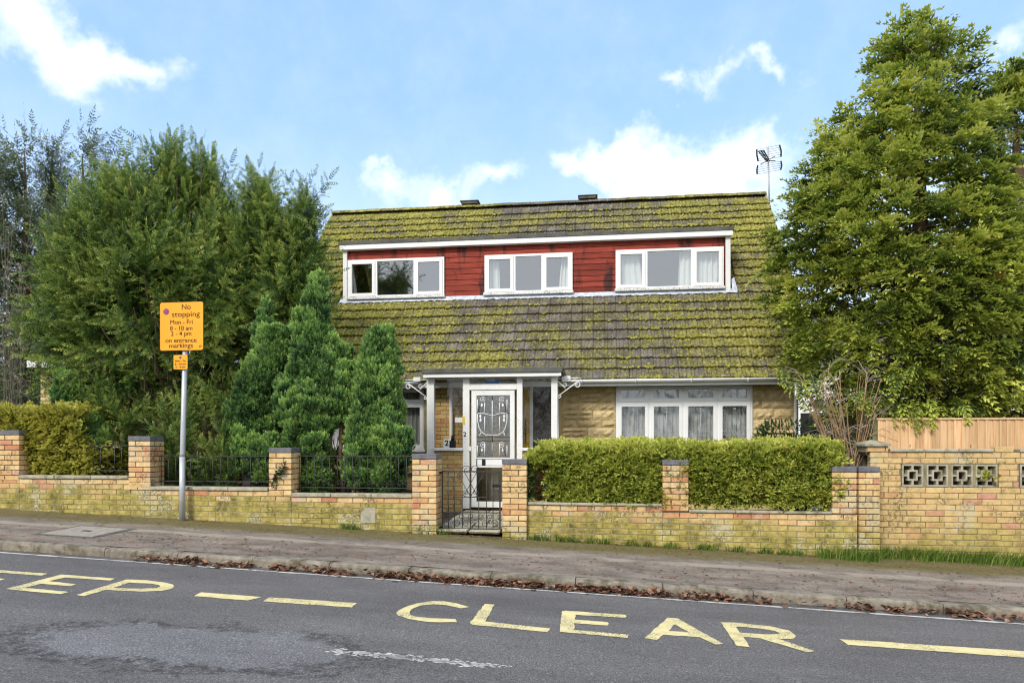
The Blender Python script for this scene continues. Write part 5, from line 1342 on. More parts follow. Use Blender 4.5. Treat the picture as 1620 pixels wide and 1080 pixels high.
for rows, yc, k_ in (([(300, 472, 503), (340, 450, 508), (390, 436, 512), (470, 428, 512), (540, 430, 490)], 10.75, 170), ([(285, 392, 420), (330, 380, 440), (420, 370, 450)], 10.9, 90), ([(305, 395, 450), (350, 385, 500), (420, 375, 522), (500, 375, 535), (560, 400, 520)], 10.9, 170)):
    P, N, rho = on_crown(rows, yc, k_, .8, .7, .7, 2.5, .12, .5); D = N * U(.6, 1.1, (k_, 1)) + (0, 0, .45) + nr.normal(0, .35, (k_, 3)); fol += spread(BOUGH, P - unit(D) * .55, D, U(-1.5, 1.5, k_), U(.7, 1.0, k_), nr.normal(-.02, .1, k_))
# low young growth beside the trunk, down to the coping
for (rows, yc, k_) in (([(640, 250, 320), (700, 235, 335), (765, 240, 345)], 9.75, 85), ([(690, 330, 385), (760, 330, 400)], 9.75, 40), ([(640, 150, 250), (700, 160, 245), (750, 170, 240)], 10.1, 45), ([(610, 320, 420), (680, 330, 400)], 10.3, 40), ([(600, 110, 200), (690, 140, 215)], 10.2, 20)):
    P, N, rho = on_crown(rows, yc, k_, .6, .8, .6); D = N * .5 + (0, 0, .8) + nr.normal(0, .3, (k_, 3)); fol += spread(BOUGH, P - unit(D) * .25, D, U(-3, 3, k_), U(.45, .7, k_), nr.normal(0, .08, k_))
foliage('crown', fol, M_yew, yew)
tr = MB()
for (bx, tx, ty, r_) in ((262, 230, 470, .13), (285, 290, 400, .16), (300, 360, 480, .12), (372, 400, 560, .10), (250, 170, 520, .09)):
    a, b = at(bx, 752, YY - .6), at(tx, ty, YY); a.z = zgarden(a.x, a.y) - .05
    tr.tube([a, a.lerp(b, .3) + Vector((.06, 0, .05)), a.lerp(b, .62) + Vector((-.05, .05, 0)), b], r_, 9, .03)
tr.build('trunk', M_bark, yew)
P, N, rho = on_crown(yrows[2:], YY, 170, .6, .6, .6)
limbs('limb', lambda p: (yx + (p.x - yx) * .25, YY + (p.y - YY) * .25, max(yz0 + .7, yz0 + (p.z - yz0) * .55)), P[keep_out(P)], M_bark, yew, .03, .006)
P, N, rho = on_crown([(600, 110, 440), (660, 120, 430), (745, 150, 425)], 10.7, 260, .5, .9, .6)
limbs('dead_twigs', lambda p: (p.x + rnd.uniform(-.5, .5), p.y + .2 + rnd.uniform(-.2, .3), p.z + rnd.uniform(-.1, .5)), P, M_core, yew, .010, .003, .05, 4, .08)
# dense dark heart of the crown
z_, xl_, xr_ = profile(yrows[3:], YY + .5); cb = MB()
def lathe_profile(rows, Yc, k, depth, mat, name, parent, seg=14, noise=.12):
    z, xl, xr = profile(rows, Yc); b = MB(); V = []; F = []
    for zz3, a, c in zip(z, xl, xr):
        for s in range(seg):
            f = 2 * math.pi * s / seg; rr = (c - a) / 2 * k * rnd.uniform(1 - noise, 1 + noise * .5); V.append(((a + c) / 2 + rr * math.cos(f), Yc + rr * depth * math.sin(f), zz3 + rnd.uniform(-.03, .03)))
    m = len(z)
    for i in range(m - 1):
        for s in range(seg): F.append((i * seg + s, i * seg + (s + 1) % seg, (i + 1) * seg + (s + 1) % seg, (i + 1) * seg + s))
    F += [tuple(range(seg - 1, -1, -1)), tuple((m - 1) * seg + s for s in range(seg))]
    return b.add(V, F).build(name, mat, parent)

# green dwarf conifers behind the railings
def dwarf(label, px, rows, Yc, n, lobes=(), trunk_px=None, tall=()):
    x_ = XA(px, Yc); t = reg(thing('conifer_shrub', label, 'conifer', (x_, Yc, zgarden(x_, Yc)), 'green conifers behind the front wall'))
    fol = []
    for (rw, yc, m) in ((rows, Yc, n), *[(l[0], l[1], l[2]) for l in lobes]):
        m = int(m * .42); zt_ = profile(rw, yc)[0]; z0_, z1_ = zt_[0], zt_[-1]
        K = max(3, int(m / 34)); C, CN, _ = on_crown(rw, yc, K, .85, .30, .74, 6.0, .12, px * .1)
        rr_ = U(.085, .155, K); hh_ = U(.32, .72, K); lowk = (C[:, 2] < z0_ + .3 * (z1_ - z0_)); hh_ = np.where(lowk, U(.22, .36, K), hh_); rr_ = np.where(lowk, U(.13, .20, K), rr_)
        tk = nr.normal(0, .13, K); mm = np.maximum(16, (rr_ * hh_ * 620)).astype(int); idx = np.repeat(np.arange(K), mm); q = len(idx)
        v = nr.random(q); phi = U(0, 2 * math.pi, q); pr_ = np.sin(math.pi * np.clip(v, .02, 1) ** .62) ** .8 * rr_[idx] * U(.8, 1.08, q); lean = CN[idx] * np.array([[.35, .35, 0]]) * (v * hh_[idx])[:, None] * .35
        P = C[idx] - CN[idx] * (rr_[idx] * .8)[:, None] + np.stack([np.cos(phi) * pr_, np.sin(phi) * pr_, (v - .55) * hh_[idx]], 1) + lean
        P[:, 2] = np.where(P[:, 2] > z1_ - .03, z1_ - .03 - .3 * (P[:, 2] - z1_ + .03), P[:, 2])
        D = np.stack([np.cos(phi), np.sin(phi), np.zeros(q)], 1) * (.55 - .35 * v)[:, None] + np.array([0, 0, 1.0]) + nr.normal(0, .14, (q, 3))
        lw_ = lowk[idx]; D[lw_] += CN[idx][lw_] * .7 - np.array([0, 0, .3])
        fol += spread(PLUME, P - unit(D) * .05, D, U(0, 6, q), U(.55, 1.0, q), .17 + tk[idx] + .22 * (v - .5) + nr.normal(0, .10, q))
    m = int(n * .28); P, N, rho = on_crown([(q[0] + 16, (q[1] + q[2]) / 2 + .60 * (q[1] - q[2]) / 2, (q[1] + q[2]) / 2 + .60 * (q[2] - q[1]) / 2) for q in rows], Yc, m, .85, .25, .7, 6.0, .05, 1.)
    D = N * .5 + np.array([0, 0, 1.0]) + nr.normal(0, .2, (m, 3)); fol += spread(PLUME, P, D, U(0, 6, m), U(.8, 1.3, m), -.05 + nr.normal(0, .10, m))
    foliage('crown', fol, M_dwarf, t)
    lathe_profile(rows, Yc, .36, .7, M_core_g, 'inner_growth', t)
    tr = MB()
    for q in (trunk_px or [px]):
        a = at(q, 780, Yc); a.z = zgarden(a.x, Yc) - .1; b = at(q + rnd.uniform(-8, 8), 640, Yc); tr.tube([a, a.lerp(b, .5) + Vector((rnd.uniform(-.05, .05), 0, 0)), b], .035, 7, .022)
    tr.build('trunk', M_twig, t); return t
dwarf('green conifer shrub with rusty patches, on the left of the three behind the railings', 405, [(520, 420, 452), (560, 405, 458), (600, 372, 452), (640, 355, 448), (680, 350, 446), (705, 358, 444), (735, 388, 436)], 9.95, 2300,
      [([(672, 356, 404), (700, 356, 406), (740, 366, 400)], 9.75, 560), ([(690, 396, 446), (720, 398, 442), (752, 408, 434)], 9.7, 560), ([(478, 412, 420), (510, 406, 428), (570, 402, 432)], 10.0, 380), ([(482, 448, 456), (510, 440, 462), (580, 440, 462)], 10.1, 360)], (372, 404, 420))
dwarf('tallest green conifer shrub with a single pointed top, right of the middle brick pier', 492, [(455, 494, 508), (490, 484, 516), (530, 470, 528), (570, 458, 545), (610, 446, 552), (650, 444, 550), (690, 447, 520), (720, 462, 522), (750, 478, 524), (778, 492, 520)], 9.85, 3000,
      [([(690, 456, 518), (730, 464, 524), (780, 482, 518)], 9.6, 800), ([(436, 498, 503), (470, 492, 512), (500, 490, 514)], 9.9, 260), ([(490, 474, 486), (530, 468, 492), (600, 462, 496)], 9.75, 420), ([(545, 535, 544), (580, 532, 546), (620, 528, 548)], 9.85, 240)], (531, 545))
dwarf('plump green conifer shrub with a pointed top, beside the hinge side gate pier', 600, [(520, 590, 612), (560, 572, 622), (600, 558, 634), (640, 550, 641), (680, 548, 646), (720, 552, 647), (748, 560, 642), (770, 590, 628)], 9.80, 3200,
      [([(680, 592, 650), (720, 590, 650), (768, 598, 640)], 9.6, 900), ([(502, 595, 600), (530, 588, 606), (570, 584, 612)], 9.8, 260), ([(522, 606, 616), (560, 604, 620), (600, 602, 622)], 9.75, 240), ([(575, 535, 580), (620, 520, 585), (660, 516, 580), (680, 522, 572)], 9.85, 800), ([(708, 552, 590), (730, 548, 592), (755, 556, 586)], 9.55, 420)], (560, 568, 602))
dwarf('narrow green conifer at the left edge of the yew, above the golden hedge', 120, [(590, 94, 122), (630, 90, 138), (660, 94, 152), (695, 112, 162)], 10.3, 800, [([(660, 118, 165), (710, 122, 170), (740, 132, 166)], 9.9, 520)], (140,))

P = np.stack([U(XA(500, 10), XA(572, 10), 150), U(9.9, 10.5, 150), U(.55, 1.75, 150)], 1)
cs_ = reg([o for o in bpy.data.objects if o.name.startswith('conifer_shrub.002')][0])
limbs('dead_twigs', lambda p: (XA(535, 9.95) + rnd.uniform(-.2, .2), 9.95, .55 + rnd.random() * .5), P, M_bark, cs_, .010, .003, .04, 4, .06)['kind'] = 'stuff'
# clipped hedges
def hedge(name, label, x0, x1, y0, y1, zt, zb, mat, n, cat='hedge', ends=True, skip=None, xz=None, core=M_core_g, group=None, lush=1.):
    t = reg(thing(name, label, cat, ((x0 + x1) / 2, (y0 + y1) / 2, zb)))
    L = x1 - x0; Hh = zt - zb; A_ = np.array([L * Hh, L * (y1 - y0) * 1.1, (y1 - y0) * Hh]); A_ = A_ / A_.sum()
    f = nr.choice(3, n, p=A_); P = np.stack([U(x0, x1, n), U(y0, y1, n), U(zb, zt, n)], 1); N = np.zeros((n, 3))
    m = f == 0; P[m, 1] = y0 + nr.random(m.sum()) ** 1.5 * .18; N[m, 1] = -1
    m = f == 1; P[m, 2] = zt - nr.random(m.sum()) ** 1.5 * .15; N[m, 2] = 1
    m = f == 2; sd_ = nr.random(m.sum()) < .6; P[m, 0] = np.where(sd_, x0 + nr.random(m.sum()) * .15, x1 - nr.random(m.sum()) * .15); N[m, 0] = np.where(sd_, -1, 1)
    # rounded shoulders and an uneven clipped face
    sh = np.clip((P[:, 2] - (zt - .28)) / .28, 0, 1); P[:, 1] += np.where(f == 0, .16 * sh ** 2, 0); P[:, 1] += np.where(f == 0, .05 * lump(P, 4.5, 1.), 0); P[:, 2] += np.where(f == 1, .03 * lump(P, 4, 2.), 0)
    e0 = np.clip(1 - (P[:, 0] - x0) / .35, 0, 1); P[:, 2] -= np.where(P[:, 2] > zt - .4, .16 * e0 ** 2, 0)
    D = N * .9 + np.array([0, 0, .15]) + nr.normal(0, .5, (n, 3)); ok = np.ones(n, bool)
    if xz is not None: ok &= xz(P)
    if skip is not None: ok &= ~skip(P)
    P, D, N = P[ok], D[ok], N[ok]; n = len(P)
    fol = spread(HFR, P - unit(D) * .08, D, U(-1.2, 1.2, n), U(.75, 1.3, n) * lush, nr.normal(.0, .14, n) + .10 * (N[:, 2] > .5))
    q = int(26 * L); PS = np.stack([U(x0 + .1, x1 - .05, q), U(y0, y0 + .35, q), np.full(q, zt - .06)], 1); DS = np.stack([nr.normal(0, .5, q), nr.normal(-.3, .4, q), U(.5, 1.1, q)], 1)
    if xz is not None: kq = xz(PS); PS, DS = PS[kq], DS[kq]
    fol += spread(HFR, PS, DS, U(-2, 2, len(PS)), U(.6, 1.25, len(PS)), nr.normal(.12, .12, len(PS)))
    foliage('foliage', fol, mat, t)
    if xz is None:
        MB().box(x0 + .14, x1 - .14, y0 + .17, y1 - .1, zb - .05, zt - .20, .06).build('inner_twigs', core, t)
    return t
hY0 = YW + .06
hz = ZA(1080, 700, hY0)
dead = lambda P: (P[:, 1] < 9.6) & (P[:, 0] > XA(836, 9.2)) & (P[:, 0] < XA(868, 9.2) + .04 * np.sin(P[:, 2] * 30)) & (P[:, 2] < ZA(850, 733, 9.2)) & (P[:, 2] > ZA(850, 792, 9.2))
hg = hedge('hedge', 'long clipped yellow-green hedge above the wall right of the gate', XA(838, hY0), XA(1332, hY0), hY0, hY0 + .95, hz - .05, .66, M_hedge, 15000, skip=dead)
P = np.stack([U(XA(838, 9.2), XA(872, 9.2), 130), U(9.2, 9.4, 130), U(.66, 1.15, 130)], 1)
limbs('bare_twigs', lambda p: (p.x + rnd.uniform(.0, .25), p.y + .15, p.z + rnd.uniform(-.12, .12)), P, M_twig, hg, .006, .002, .02, 3, .03)
gxr = XA(152, 9.4)
hedge('hedge', 'shaggy golden hedge spilling over the wall at the far left', XA(-60, 9.4) - 1.8, gxr, 9.30, 10.4, ZA(80, 651, 9.4), .95, M_gold, 8600, xz=lambda P: P[:, 0] < gxr - .0 - .42 * np.clip((P[:, 2] - 1.25) / .6, 0, 1) * 1.0, lush=1.25)
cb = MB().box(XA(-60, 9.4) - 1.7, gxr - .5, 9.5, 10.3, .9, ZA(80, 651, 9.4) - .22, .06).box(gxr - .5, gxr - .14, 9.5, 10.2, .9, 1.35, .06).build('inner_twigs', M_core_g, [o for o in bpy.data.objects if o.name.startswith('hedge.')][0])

# the tall cypress on the right, and its neighbour beyond the frame's edge
def cypress(label, px, Yc, rows, nclump, depth, seed, fr=24):
    x_ = XA(px, Yc); t = reg(thing('cypress_tree', label, 'tree', (x_, Yc, -.05), 'tall cypress trees behind the board fence'))
    z, xl, xr = profile(rows, Yc)
    P, N, rho = on_crown(rows, Yc, nclump * 8, depth, .50, .66, 1.5, .10, seed)
    sel = []; cells = {}; SP = np.array((.30, .30, .22))
    for i, p in enumerate(P):       # keep the clumps apart so that gaps stay open between them
        if len(sel) >= nclump: break
        key = tuple((p // SP).astype(int)); bad = False
        for dx in (-1, 0, 1):
            for dy in (-1, 0, 1):
                for dz in (-1, 0, 1):
                    for q in cells.get((key[0] + dx, key[1] + dy, key[2] + dz), ()):
                        if np.linalg.norm((p - P[q]) / SP) < 1: bad = True
        if not bad: sel.append(i); cells.setdefault(key, []).append(i)
    C = P[sel]; CN = N[sel]
    top = np.array([(xl[-1] * (1 - k) + xr[-1] * k, Yc + rnd.uniform(-.25, .25), z[-1] - .38 - .25 * rnd.random()) for k in U(-.3, 1.3, 9)]); C = np.concatenate([C, top]); CN = np.concatenate([CN, np.tile((0, -.3, .9), (9, 1))])
    gap = (.55 * lump(C, 2.0, seed + 4.) + .6 * lump(C, 4.3, seed + 9.) > -.17) | (C[:, 2] > z[-1] - .6); C, CN = C[gap], CN[gap]
    ok = keep_out(C); C, CN = C[ok], CN[ok]; m = len(C)
    k = fr; idx = np.repeat(np.arange(m), k); tot = m * k
    o_ = unit(nr.normal(0, 1, (tot, 3)) * (1, 1, .55) + CN[idx] * .65 + (0, 0, .45))
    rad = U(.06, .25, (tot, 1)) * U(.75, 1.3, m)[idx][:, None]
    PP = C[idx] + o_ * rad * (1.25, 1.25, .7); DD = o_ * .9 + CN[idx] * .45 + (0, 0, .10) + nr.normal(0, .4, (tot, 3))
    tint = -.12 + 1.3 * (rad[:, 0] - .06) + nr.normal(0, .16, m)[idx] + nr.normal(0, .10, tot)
    kk = keep_out(PP + unit(DD) * .3)
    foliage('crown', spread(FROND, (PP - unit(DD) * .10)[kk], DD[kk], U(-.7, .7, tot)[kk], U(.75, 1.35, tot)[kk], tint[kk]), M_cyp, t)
    apx = Vector((( xl[-1] + xr[-1]) / 2, Yc, z[-1]))
    b = MB(); b.tube([(x_, Yc, -.2), (x_ + .02, Yc, 1.5), (x_ - .03, Yc, 4), (apx.x + .02, Yc, z[-1] - 1.6), (apx.x, Yc, z[-1] - .75)], .22, 12, .02); b.build('trunk', M_bark, t)
    fork = lambda p: (x_ + (p.x - x_) * .06, Yc + (p.y - Yc) * .06, min(max(1.6, p.z - .10 - .35 * math.hypot(p.x - x_, p.y - Yc) * rnd.uniform(.2, 1.1)), z[-1] - .3))
    limbs('limb', fork, C[::2], M_bark_g, t, .030, .006, .10, 6, .07)
    S_ = nr.choice(m, min(m, 260)); Q = C[S_] - CN[S_] * U(.2, 1.0, (len(S_), 1)) + nr.normal(0, .15, (len(S_), 3))
    limbs('twigs', lambda p: (p.x + rnd.uniform(-.35, .35), p.y + rnd.uniform(-.3, .3), p.z + rnd.uniform(-.25, .25)), Q, M_twig_p, t, .008, .003, .03, 4, .08)
    return t
crows = [(40, 1428, 1474), (58, 1404, 1502), (85, 1372, 1528), (120, 1340, 1548), (175, 1312, 1570), (235, 1290, 1590), (290, 1262, 1605), (330, 1246, 1622), (385, 1222, 1640), (450, 1208, 1650), (520, 1205, 1650), (570, 1222, 1640), (615, 1240, 1620), (650, 1275, 1590)]
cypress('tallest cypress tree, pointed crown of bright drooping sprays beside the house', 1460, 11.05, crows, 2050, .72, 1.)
crow2 = [(105, 1588, 1625), (140, 1560, 1680), (200, 1545, 1730), (300, 1530, 1780), (420, 1520, 1800), (540, 1520, 1800), (610, 1535, 1790), (655, 1560, 1760)]
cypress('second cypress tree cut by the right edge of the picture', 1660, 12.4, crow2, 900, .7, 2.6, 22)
# a few sprays hanging over the board fence
o = None
HP = np.array([tuple(at(px + rnd.uniform(-8, 8), py + rnd.uniform(-4, 4), 9.62)) for px, py in ((1442, 660), (1452, 668), (1462, 658), (1430, 655), (1475, 652), (1370, 632), (1355, 628), (1385, 640), (1535, 652), (1290, 610), (1262, 618), (1245, 600), (1420, 600), (1410, 615), (1440, 590), (1480, 640)) for _ in range(3)])
HD = np.stack([U(-.6, .6, len(HP)), U(-1, -.3, len(HP)), U(-.8, -.1, len(HP))], 1)
hs = reg([o for o in bpy.data.objects if o.name.startswith('cypress_tree')][0])
foliage('hanging_sprays', spread(FROND, HP - unit(HD) * .2, HD, U(-.5, .5, len(HP)), U(.8, 1.25, len(HP)), nr.normal(-.02, .1, len(HP))), M_cyp, hs)

# bare shrub between hedge and fence
def bare(label, name, base, tops, Y, mat, parent=None, r=.011, kids=5):
    bx = XA(base[0], Y); t = reg(thing(name, label, 'shrub', (bx, Y, .15))); b = MB(); tw = MB()
    for (tx, ty) in tops:
        a = at(base[0] + rnd.uniform(-16, 16), base[1], Y + rnd.uniform(-.1, .15)); a.z = .12; c = at(tx, ty, Y + rnd.uniform(-.25, .25)); pts = [a]
        for i in range(1, 7):
            k = i / 6; p = a.lerp(c, k); p.x += (c.x - a.x) * (k * k - k) * .6; p += Vector((rnd.uniform(-.025, .025), rnd.uniform(-.03, .03), 0)); pts.append(p)
        b.tube(pts, r * rnd.uniform(.6, 1.3), 6, .004)
        for q in range(kids):
            i = rnd.randrange(3, 7); p = pts[i]; d_ = Vector((rnd.uniform(-1, 1), rnd.uniform(-.7, .7), rnd.uniform(-.3, .9))) * rnd.uniform(.15, .40)
            tw.tube([p, p + d_ * .5 + Vector((0, 0, .04)), p + d_ + Vector((rnd.uniform(-.08, .08), 0, rnd.uniform(-.12, .05)))], .0045, 4, .002, caps=False)
    b.build('stems', mat, t); tw.build('twigs', M_twig_p, t)['kind'] = 'stuff'; return t
bare('bare brown many-stemmed shrub behind the hedge end, beside the board fence', 'bare_shrub', (1352, 740), [(rnd.uniform(1285, 1400), rnd.uniform(580, 660)) for _ in range(30)] + [(rnd.uniform(1262, 1330), rnd.uniform(585, 625)) for _ in range(14)], 9.85, M_twig, kids=6)
sh = reg(thing('evergreen_shrub', 'low dark green shrub below the window corner, behind the clipped hedge', 'shrub', (XA(1250, 10.9), 10.9, .1)))
P, N, rho = on_crown([(668, 1215, 1275), (680, 1192, 1310), (700, 1185, 1325), (760, 1190, 1325)], 10.9, 1500, .6, .35)
D = N + (0, 0, .5) + nr.normal(0, .4, (len(P), 3)); one = (np.array([leaf((0, 0, 0), (0, .2, 1), (1, 0, 0), .09, .035)]), np.array([[.2, .7, .2]]))
foliage('leaves', spread([one], P, D, U(-3, 3, len(P)), U(.7, 1.3, len(P)), nr.normal(0, .2, len(P))), M_ivy, sh)
limbs('stems', lambda p: (XA(1250, 10.9), 10.9, .1), P[:40], M_bark, sh, .012, .004)
# ivy on the middle pier and at the hedge end
for lb, pts, m in (('strand of dark ivy trailing over the middle brick pier', [(452, 728), (446, 745), (436, 752), (428, 768)], 60), ('dark ivy climbing the inner side of the latch side gate pier', [(838, 735), (840, 760), (838, 790)], 110)):
    Yv = YW - .02 if m == 60 else YW + .06
    Q = [at(a, b, Yv) for a, b in pts]; t = reg(thing('ivy', lb, 'ivy', tuple(Q[-1])))
    LP = []
    for _ in range(m):
        i = rnd.randrange(len(Q) - 1); p = Q[i].lerp(Q[i + 1], rnd.random()); LP.append((p.x + rnd.uniform(-.05, .05), p.y + rnd.uniform(-.04, .02), p.z + rnd.uniform(-.04, .04)))
    lf = (np.array([[(-.024, 0, .012), (.024, 0, .012), (0, .004, .055)], [(-.024, 0, .012), (0, 0, -.008), (.024, 0, .012)]]), np.array([[.3] * 3, [.5] * 3]))
    LD_ = np.stack([U(-.8, .8, m), U(-.5, 0, m), U(-1, .4, m)], 1); foliage('leaves', spread([lf], np.array(LP), LD_, U(-.5, .5, m), U(.7, 1.2, m), nr.normal(0, .2, m)), M_ivy, t)
    MB().tube([(p.x, p.y + .01, p.z) for p in Q], .005, 5).build('stem', M_bark, t)

wp = at(1562, 752, YN - .01); t = reg(thing('wall_plant', 'small yellow-green plant sprouting from the fourth pierced block', 'plant', tuple(wp)))
m = 46; P = np.array([tuple(at(rnd.gauss(1562, 8), rnd.gauss(752, 4.5), YN - rnd.uniform(0, .06))) for _ in range(m)])
foliage('leaves', spread([lf], P, np.stack([U(-.8, .8, m), U(-.9, -.1, m), U(-.2, .8, m)], 1), U(-.6, .6, m), U(.6, 1.1, m), nr.normal(.5, .2, m)), M_hedge, t)
MB().tube([tuple(wp + Vector((-.06, .05, -.03))), tuple(wp), tuple(wp + Vector((.09, -.02, .02)))], .004, 5).build('stem', M_twig, t)
# trees in the distance
def far_tree(label, px, Yc, rows, n, sc, mat, seed, up=.5, gap=-.25, group='trees behind the garage'):
    x_ = XA(px, Yc); t = reg(thing('background_tree', label, 'tree', (x_, Yc, -.04 * clampx(x_) - .3), group))
    P, N, rho = on_crown(rows, Yc, n, .7, .8, .6, 1.1, .2, seed); g_ = lump(P, 1.3, seed) > gap; P, N = P[g_], N[g_]
    D = N * .8 + (0, 0, up) + nr.normal(0, .35, P.shape); k = len(P)
    foliage('crown', spread(CBOUGH, P - unit(D) * .4, D, U(-2, 2, k), U(.7, 1.2, k) * sc, nr.normal(0, .12, k)), mat, t)
    z, xl, xr = profile(rows, Yc); b = MB(); b.tube([(x_, Yc, -.3), (x_ + .1, Yc, (z[0] + z[-1]) / 2), ((xl[-1] + xr[-1]) / 2, Yc, z[-1] - .3)], .16 * sc, 9, .012); b.build('trunk', M_bark, t)
    limbs('limb', lambda p: (x_ + (p.x - x_) * .08, Yc, max(.8, p.z - rnd.uniform(.3, 1.2))), P[::6], M_bark_g, t, .05, .012, .1)
    return t
far_tree('tall grey-green conifer nearest the left picture edge', 38, 19, [(222, 28, 50), (245, 8, 62), (280, -15, 78), (360, -50, 95), (460, -70, 105), (560, -60, 100), (635, -40, 80)], 520, 1.3, M_far, .4)
far_tree('slim grey-green conifer top just left of the yew, middle one of the three far trees', 82, 20, [(222, 77, 87), (250, 68, 98), (290, 60, 108), (400, 50, 120), (520, 50, 120)], 260, 1.1, M_far, 1.2)
far_tree('bushy grey-green conifer rising beside the yew top, right of the slim one', 130, 19.5, [(228, 118, 142), (250, 100, 165), (290, 88, 200), (400, 70, 230), (520, 60, 230)], 420, 1.3, M_far, 2.2)
far_tree('dark evergreen seen under the yew far left, behind the garage', 50, 24, [(540, 20, 80), (580, -20, 120), (640, -40, 140), (690, -40, 140)], 240, 1.4, M_far2, 3.1)
ft = bare('leafless brown tree in front of the far conifers at the left edge', 'bare_tree', (20, 690), [(rnd.uniform(-15, 75), rnd.uniform(310, 520)) for _ in range(24)], 15.5, M_bark_g, r=.010, kids=14); ft['category'] = 'tree'
# far hedgerow that closes the view at the horizon
n = 1500; P = np.stack([U(-70, 70, n), U(44, 52, n), U(-1, 4.6, n)], 1); P[:, 2] += lump(P, .25, 1) * 1.4; P[:, 2] -= .03 * np.clip(P[:, 0], -30, 30)
D = nr.normal(0, .6, (n, 3)) + (0, -.3, .8)
me = raw_mesh('distant_trees', *(lambda pr: (np.concatenate([p[0] for p in pr]), 3, M_far2, np.concatenate([p[1] for p in pr])))(spread(CBOUGH, P, D, U(-3, 3, n), U(2.2, 3.4, n), nr.normal(0, .15, n))))
o = put('distant_trees', me); tag(o, 'line of distant trees along the horizon behind the houses', 'trees', kind='stuff')
# pale house glimpsed between the cypress trunks
nh = reg(thing('distant_house', 'pale rendered house glimpsed through the cypress branches', 'house', (9.5, 27, -.5)))
MB().box(6.5, 17, 27, 34, -1, 4.2).build('wall', flat('render', (.74, .72, .68), .9, .06), nh)
MB().add([(6.2, 26.6, 4.2), (17.3, 26.6, 4.2), (17.3, 34.4, 4.2), (6.2, 34.4, 4.2), (6.2, 30.5, 7), (17.3, 30.5, 7)], [(0, 1, 5, 4), (2, 3, 4, 5), (0, 4, 3), (1, 2, 5), (3, 2, 1, 0)]).build('roof', flat('slate', (.12, .115, .11), .8), nh)
for k in range(4):
    wx = 7.4 + k * 2.4; wd_ = reg(frame(MB(), wx, wx + 1.2, 1.2, 2.6, 26.96, 27.02, .08).build('window', M_white, nh)); MB().box(wx + .08, wx + 1.12, 26.98, 26.99, 1.28, 2.52).build('pane', M_dark, wd_)
# a conifer across the road, seen as a reflection in the dormer glass
ct = reg(thing('roadside_conifer', 'dark conifer across the road, seen only mirrored in the dormer window', 'tree', (-11.6, -8.5, -.2)))
n = 200; k = U(0, 1, n) ** .7; P = np.stack([-11.6 + (1 - k) * 2.1 * np.cos(k * 97), -8.5 + (1 - k) * 2.4 * np.sin(k * 97), 1.5 + 7.6 * k], 1); D = P - np.array([-11.6, -8.5, 0]); D[:, 2] = .35; D[:, :2] += nr.normal(0, .3, (n, 2))
foliage('crown', spread(BOUGH, P, D, U(-1, 1, n), U(1.1, 1.8, n), nr.normal(-.1, .1, n)), M_far, ct); MB().tube([(-11.6, -8.5, -.3), (-11.6, -8.5, 8.9)], .2, 9, .03).build('trunk', M_bark, ct)

# trees and hedges on the far side of the road, mirrored in the ground floor glass
n = 1300; P = np.stack([U(-34, 34, n), U(-22, -15, n), U(0, 1, n) ** .8 * 7.5 - .3], 1); P[:, 2] *= .75 + .45 * np.sin(P[:, 0] * .55) * np.sin(P[:, 0] * .21 + 1)
D = nr.normal(0, .6, (n, 3)) + (0, .3, .8); pr = spread(CBOUGH, P, D, U(-3, 3, n), U(1.3, 2.2, n), nr.normal(0, .15, n))
o = put('opposite_trees', raw_mesh('opposite_trees', np.concatenate([p[0] for p in pr]), 3, M_far2, np.concatenate([p[1] for p in pr]))); tag(o, 'belt of trees across the road, mirrored in the ground floor windows', 'trees', kind='stuff')
# grass and weeds along the foot of the wall
def blades(name, label, P, hmin, hmax, mat):
    n = len(P); a = U(0, 2 * math.pi, n); h = U(hmin, hmax, n); lean = U(.1, .9, n); wv = np.stack([np.cos(a), np.sin(a), np.zeros(n)], 1); lv = np.stack([-np.sin(a), np.cos(a) , np.zeros(n)], 1); lv[:, 1] = -np.abs(lv[:, 1])
    w2 = (U(.003, .007, n))[:, None]; up = np.stack([np.zeros(n), np.zeros(n), h], 1); mid_ = P + up * .55 + lv * (h * lean * .3)[:, None]; tip = P + up + lv * (h * lean)[:, None]
    V = np.stack([P - wv * w2, P + wv * w2, mid_ + wv * w2 * .8, mid_ - wv * w2 * .8], 1); V2 = np.stack([mid_ - wv * w2 * .8, mid_ + wv * w2 * .8, tip + wv * .0006, tip - wv * .0006], 1)
    t = np.clip(nr.normal(.45, .25, n), 0, 1)[:, None] * np.ones((1, 4)); o = put(name, raw_mesh(name, np.concatenate([V, V2]), 4, mat, np.concatenate([t, t + .1]))); tag(o, label, 'grass', kind='stuff'); return o
G = []
for _ in range(7200):
    px = rnd.uniform(1285, 1760); Y = (YW - .02 if px < 1392 else YN - .02) - abs(rnd.gauss(0, .11)); 
    if px < 1340 and rnd.random() > (px - 1285) / 60: continue
    if rnd.random() > .62 + .38 * math.sin(px * .11) * math.sin(px * .037): continue
    x = XA(px, Y); G.append((x, Y, zpave(x, min(Y, 9.2)) - .01))
blades('grass', 'green grass growing along the foot of the walls on the right', np.array(G), .05, .19, M_grass)
G = []
for c_ in (848, 858, 885, 905, 935, 955, 1000, 1025, 1060, 1110, 1125, 1165, 1210, 1240, 1262, 560, 545, 700, 672):
    for _ in range(70): px = rnd.gauss(c_, 6); Y = YW - .012 - abs(rnd.gauss(0, .03)); x = XA(px, Y); G.append((x, Y, zpave(x, Y) - .005))
blades('weeds', 'scattered weeds sprouting at the foot of the front wall', np.array(G), .03, .11, M_grass)
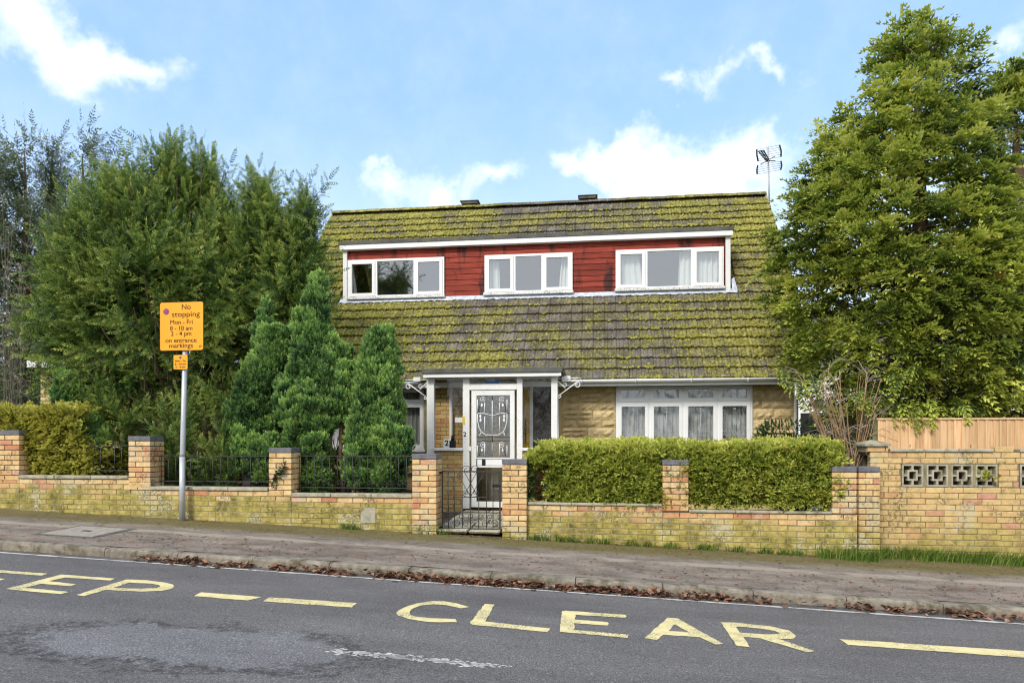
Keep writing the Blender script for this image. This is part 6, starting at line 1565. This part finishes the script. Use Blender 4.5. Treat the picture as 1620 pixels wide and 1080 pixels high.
# fallen leaves
def leaves(name, label, P, smin, smax, curl=.5):
    n = len(P); a = U(0, 2 * math.pi, n); s = U(smin, smax, n); L_ = np.stack([np.cos(a), np.sin(a), U(-.3, .6, n) * curl], 1); W_ = np.stack([-np.sin(a), np.cos(a), U(-.2, .9, n) * curl], 1); W2 = np.stack([np.sin(a), -np.cos(a), U(-.2, .9, n) * curl], 1)
    s1 = s[:, None]; T_ = P + L_ * s1; V1 = np.stack([P, P + L_ * s1 * .35 + W_ * s1 * .32, P + L_ * s1 * .75 + W_ * s1 * .24, T_], 1); V2 = np.stack([P, T_, P + L_ * s1 * .75 + W2 * s1 * .24, P + L_ * s1 * .35 + W2 * s1 * .32], 1)
    t = np.clip(nr.normal(.45, .28, n), 0, 1)[:, None] * np.ones((1, 4)); o = put(name, raw_mesh(name, np.concatenate([V1, V2]), 4, M_litter, np.concatenate([t, t]))); tag(o, label, 'leaves', kind='stuff'); return o
G = []
for (a, b, m) in ((215, 300, 60), (270, 400, 110), (425, 470, 50), (480, 560, 85), (590, 720, 240), (700, 860, 320), (860, 1060, 300), (1060, 1220, 130), (1345, 1385, 30), (1400, 1425, 40), (1505, 1535, 45), (1540, 1620, 25), (300, 1620, 160)):
    for _ in range(m):
        px = rnd.uniform(a, b); Y = YKF - .015 - abs(rnd.gauss(0, .075)); x = XA(px, Y); G.append((x, Y, zroad(x, Y) + .008 + max(0, .05 * (1 - (YKF - Y) / .12)) * rnd.random()))
leaves('leaf_litter', 'red-brown dead leaves heaped in the gutter against the kerb', np.array(G), .03, .085, 1.0)
G = []
for _ in range(1500):
    x = rnd.uniform(-8, 6); Y = rnd.choice((rnd.uniform(7.05, 8.1), rnd.uniform(7.05, 7.9), rnd.uniform(8.2, 9.0))); G.append((x, Y, zpave(x, Y) + .004))
for _ in range(420):
    px = rnd.uniform(640, 1290); Y = YW - .01 - abs(rnd.gauss(0, .05)); x = XA(px, Y); G.append((x, Y, zpave(x, Y) + .01))
for _ in range(60):
    px = rnd.uniform(290, 350); Y = YW - .03 - abs(rnd.gauss(0, .06)); x = XA(px, Y); G.append((x, Y, zpave(x, Y) + .01))
leaves('pavement_leaves', 'small brown leaf scraps trodden over the pavement', np.array(G), .012, .045, .35)
G = []
for _ in range(1800):
    x = rnd.uniform(-7.5, -2.8); Y = rnd.uniform(9.25, 10.2); G.append((x, Y, zgarden(x, Y) + .01))
leaves('garden_leaves', 'dead leaves on the bare soil below the conifers', np.array(G), .03, .07, .8)

# beyond 300 single bricks on one wall the ones that show least are joined into one part
def frame_rank(o):
    p = wmat(o).translation; q = p - camo.location; dep = -q.x * sn + q.y * cs; px = CX + FP * (q.x * cs + q.y * sn) / dep
    out = max(0, -px, px - 1620); low = max(0, gwall(p.x) - .03 - p.z)
    return out + low * 2000
for wall in (wall_l, wall_n):
    bs = sorted([o for o in wall.children if o.name.split('.')[0] == 'brick'], key=frame_rank)
    far = bs[300:]
    if not far: continue
    b = MB()
    for o in far: b.add([wmat(o) @ v.co for v in o.data.vertices], [tuple(p.vertices) for p in o.data.polygons])
    m_ = b.build('joined_bricks', far[0].data.materials[0], wall); m_['kind'] = 'stuff'
    for o in far: bpy.data.objects.remove(o)
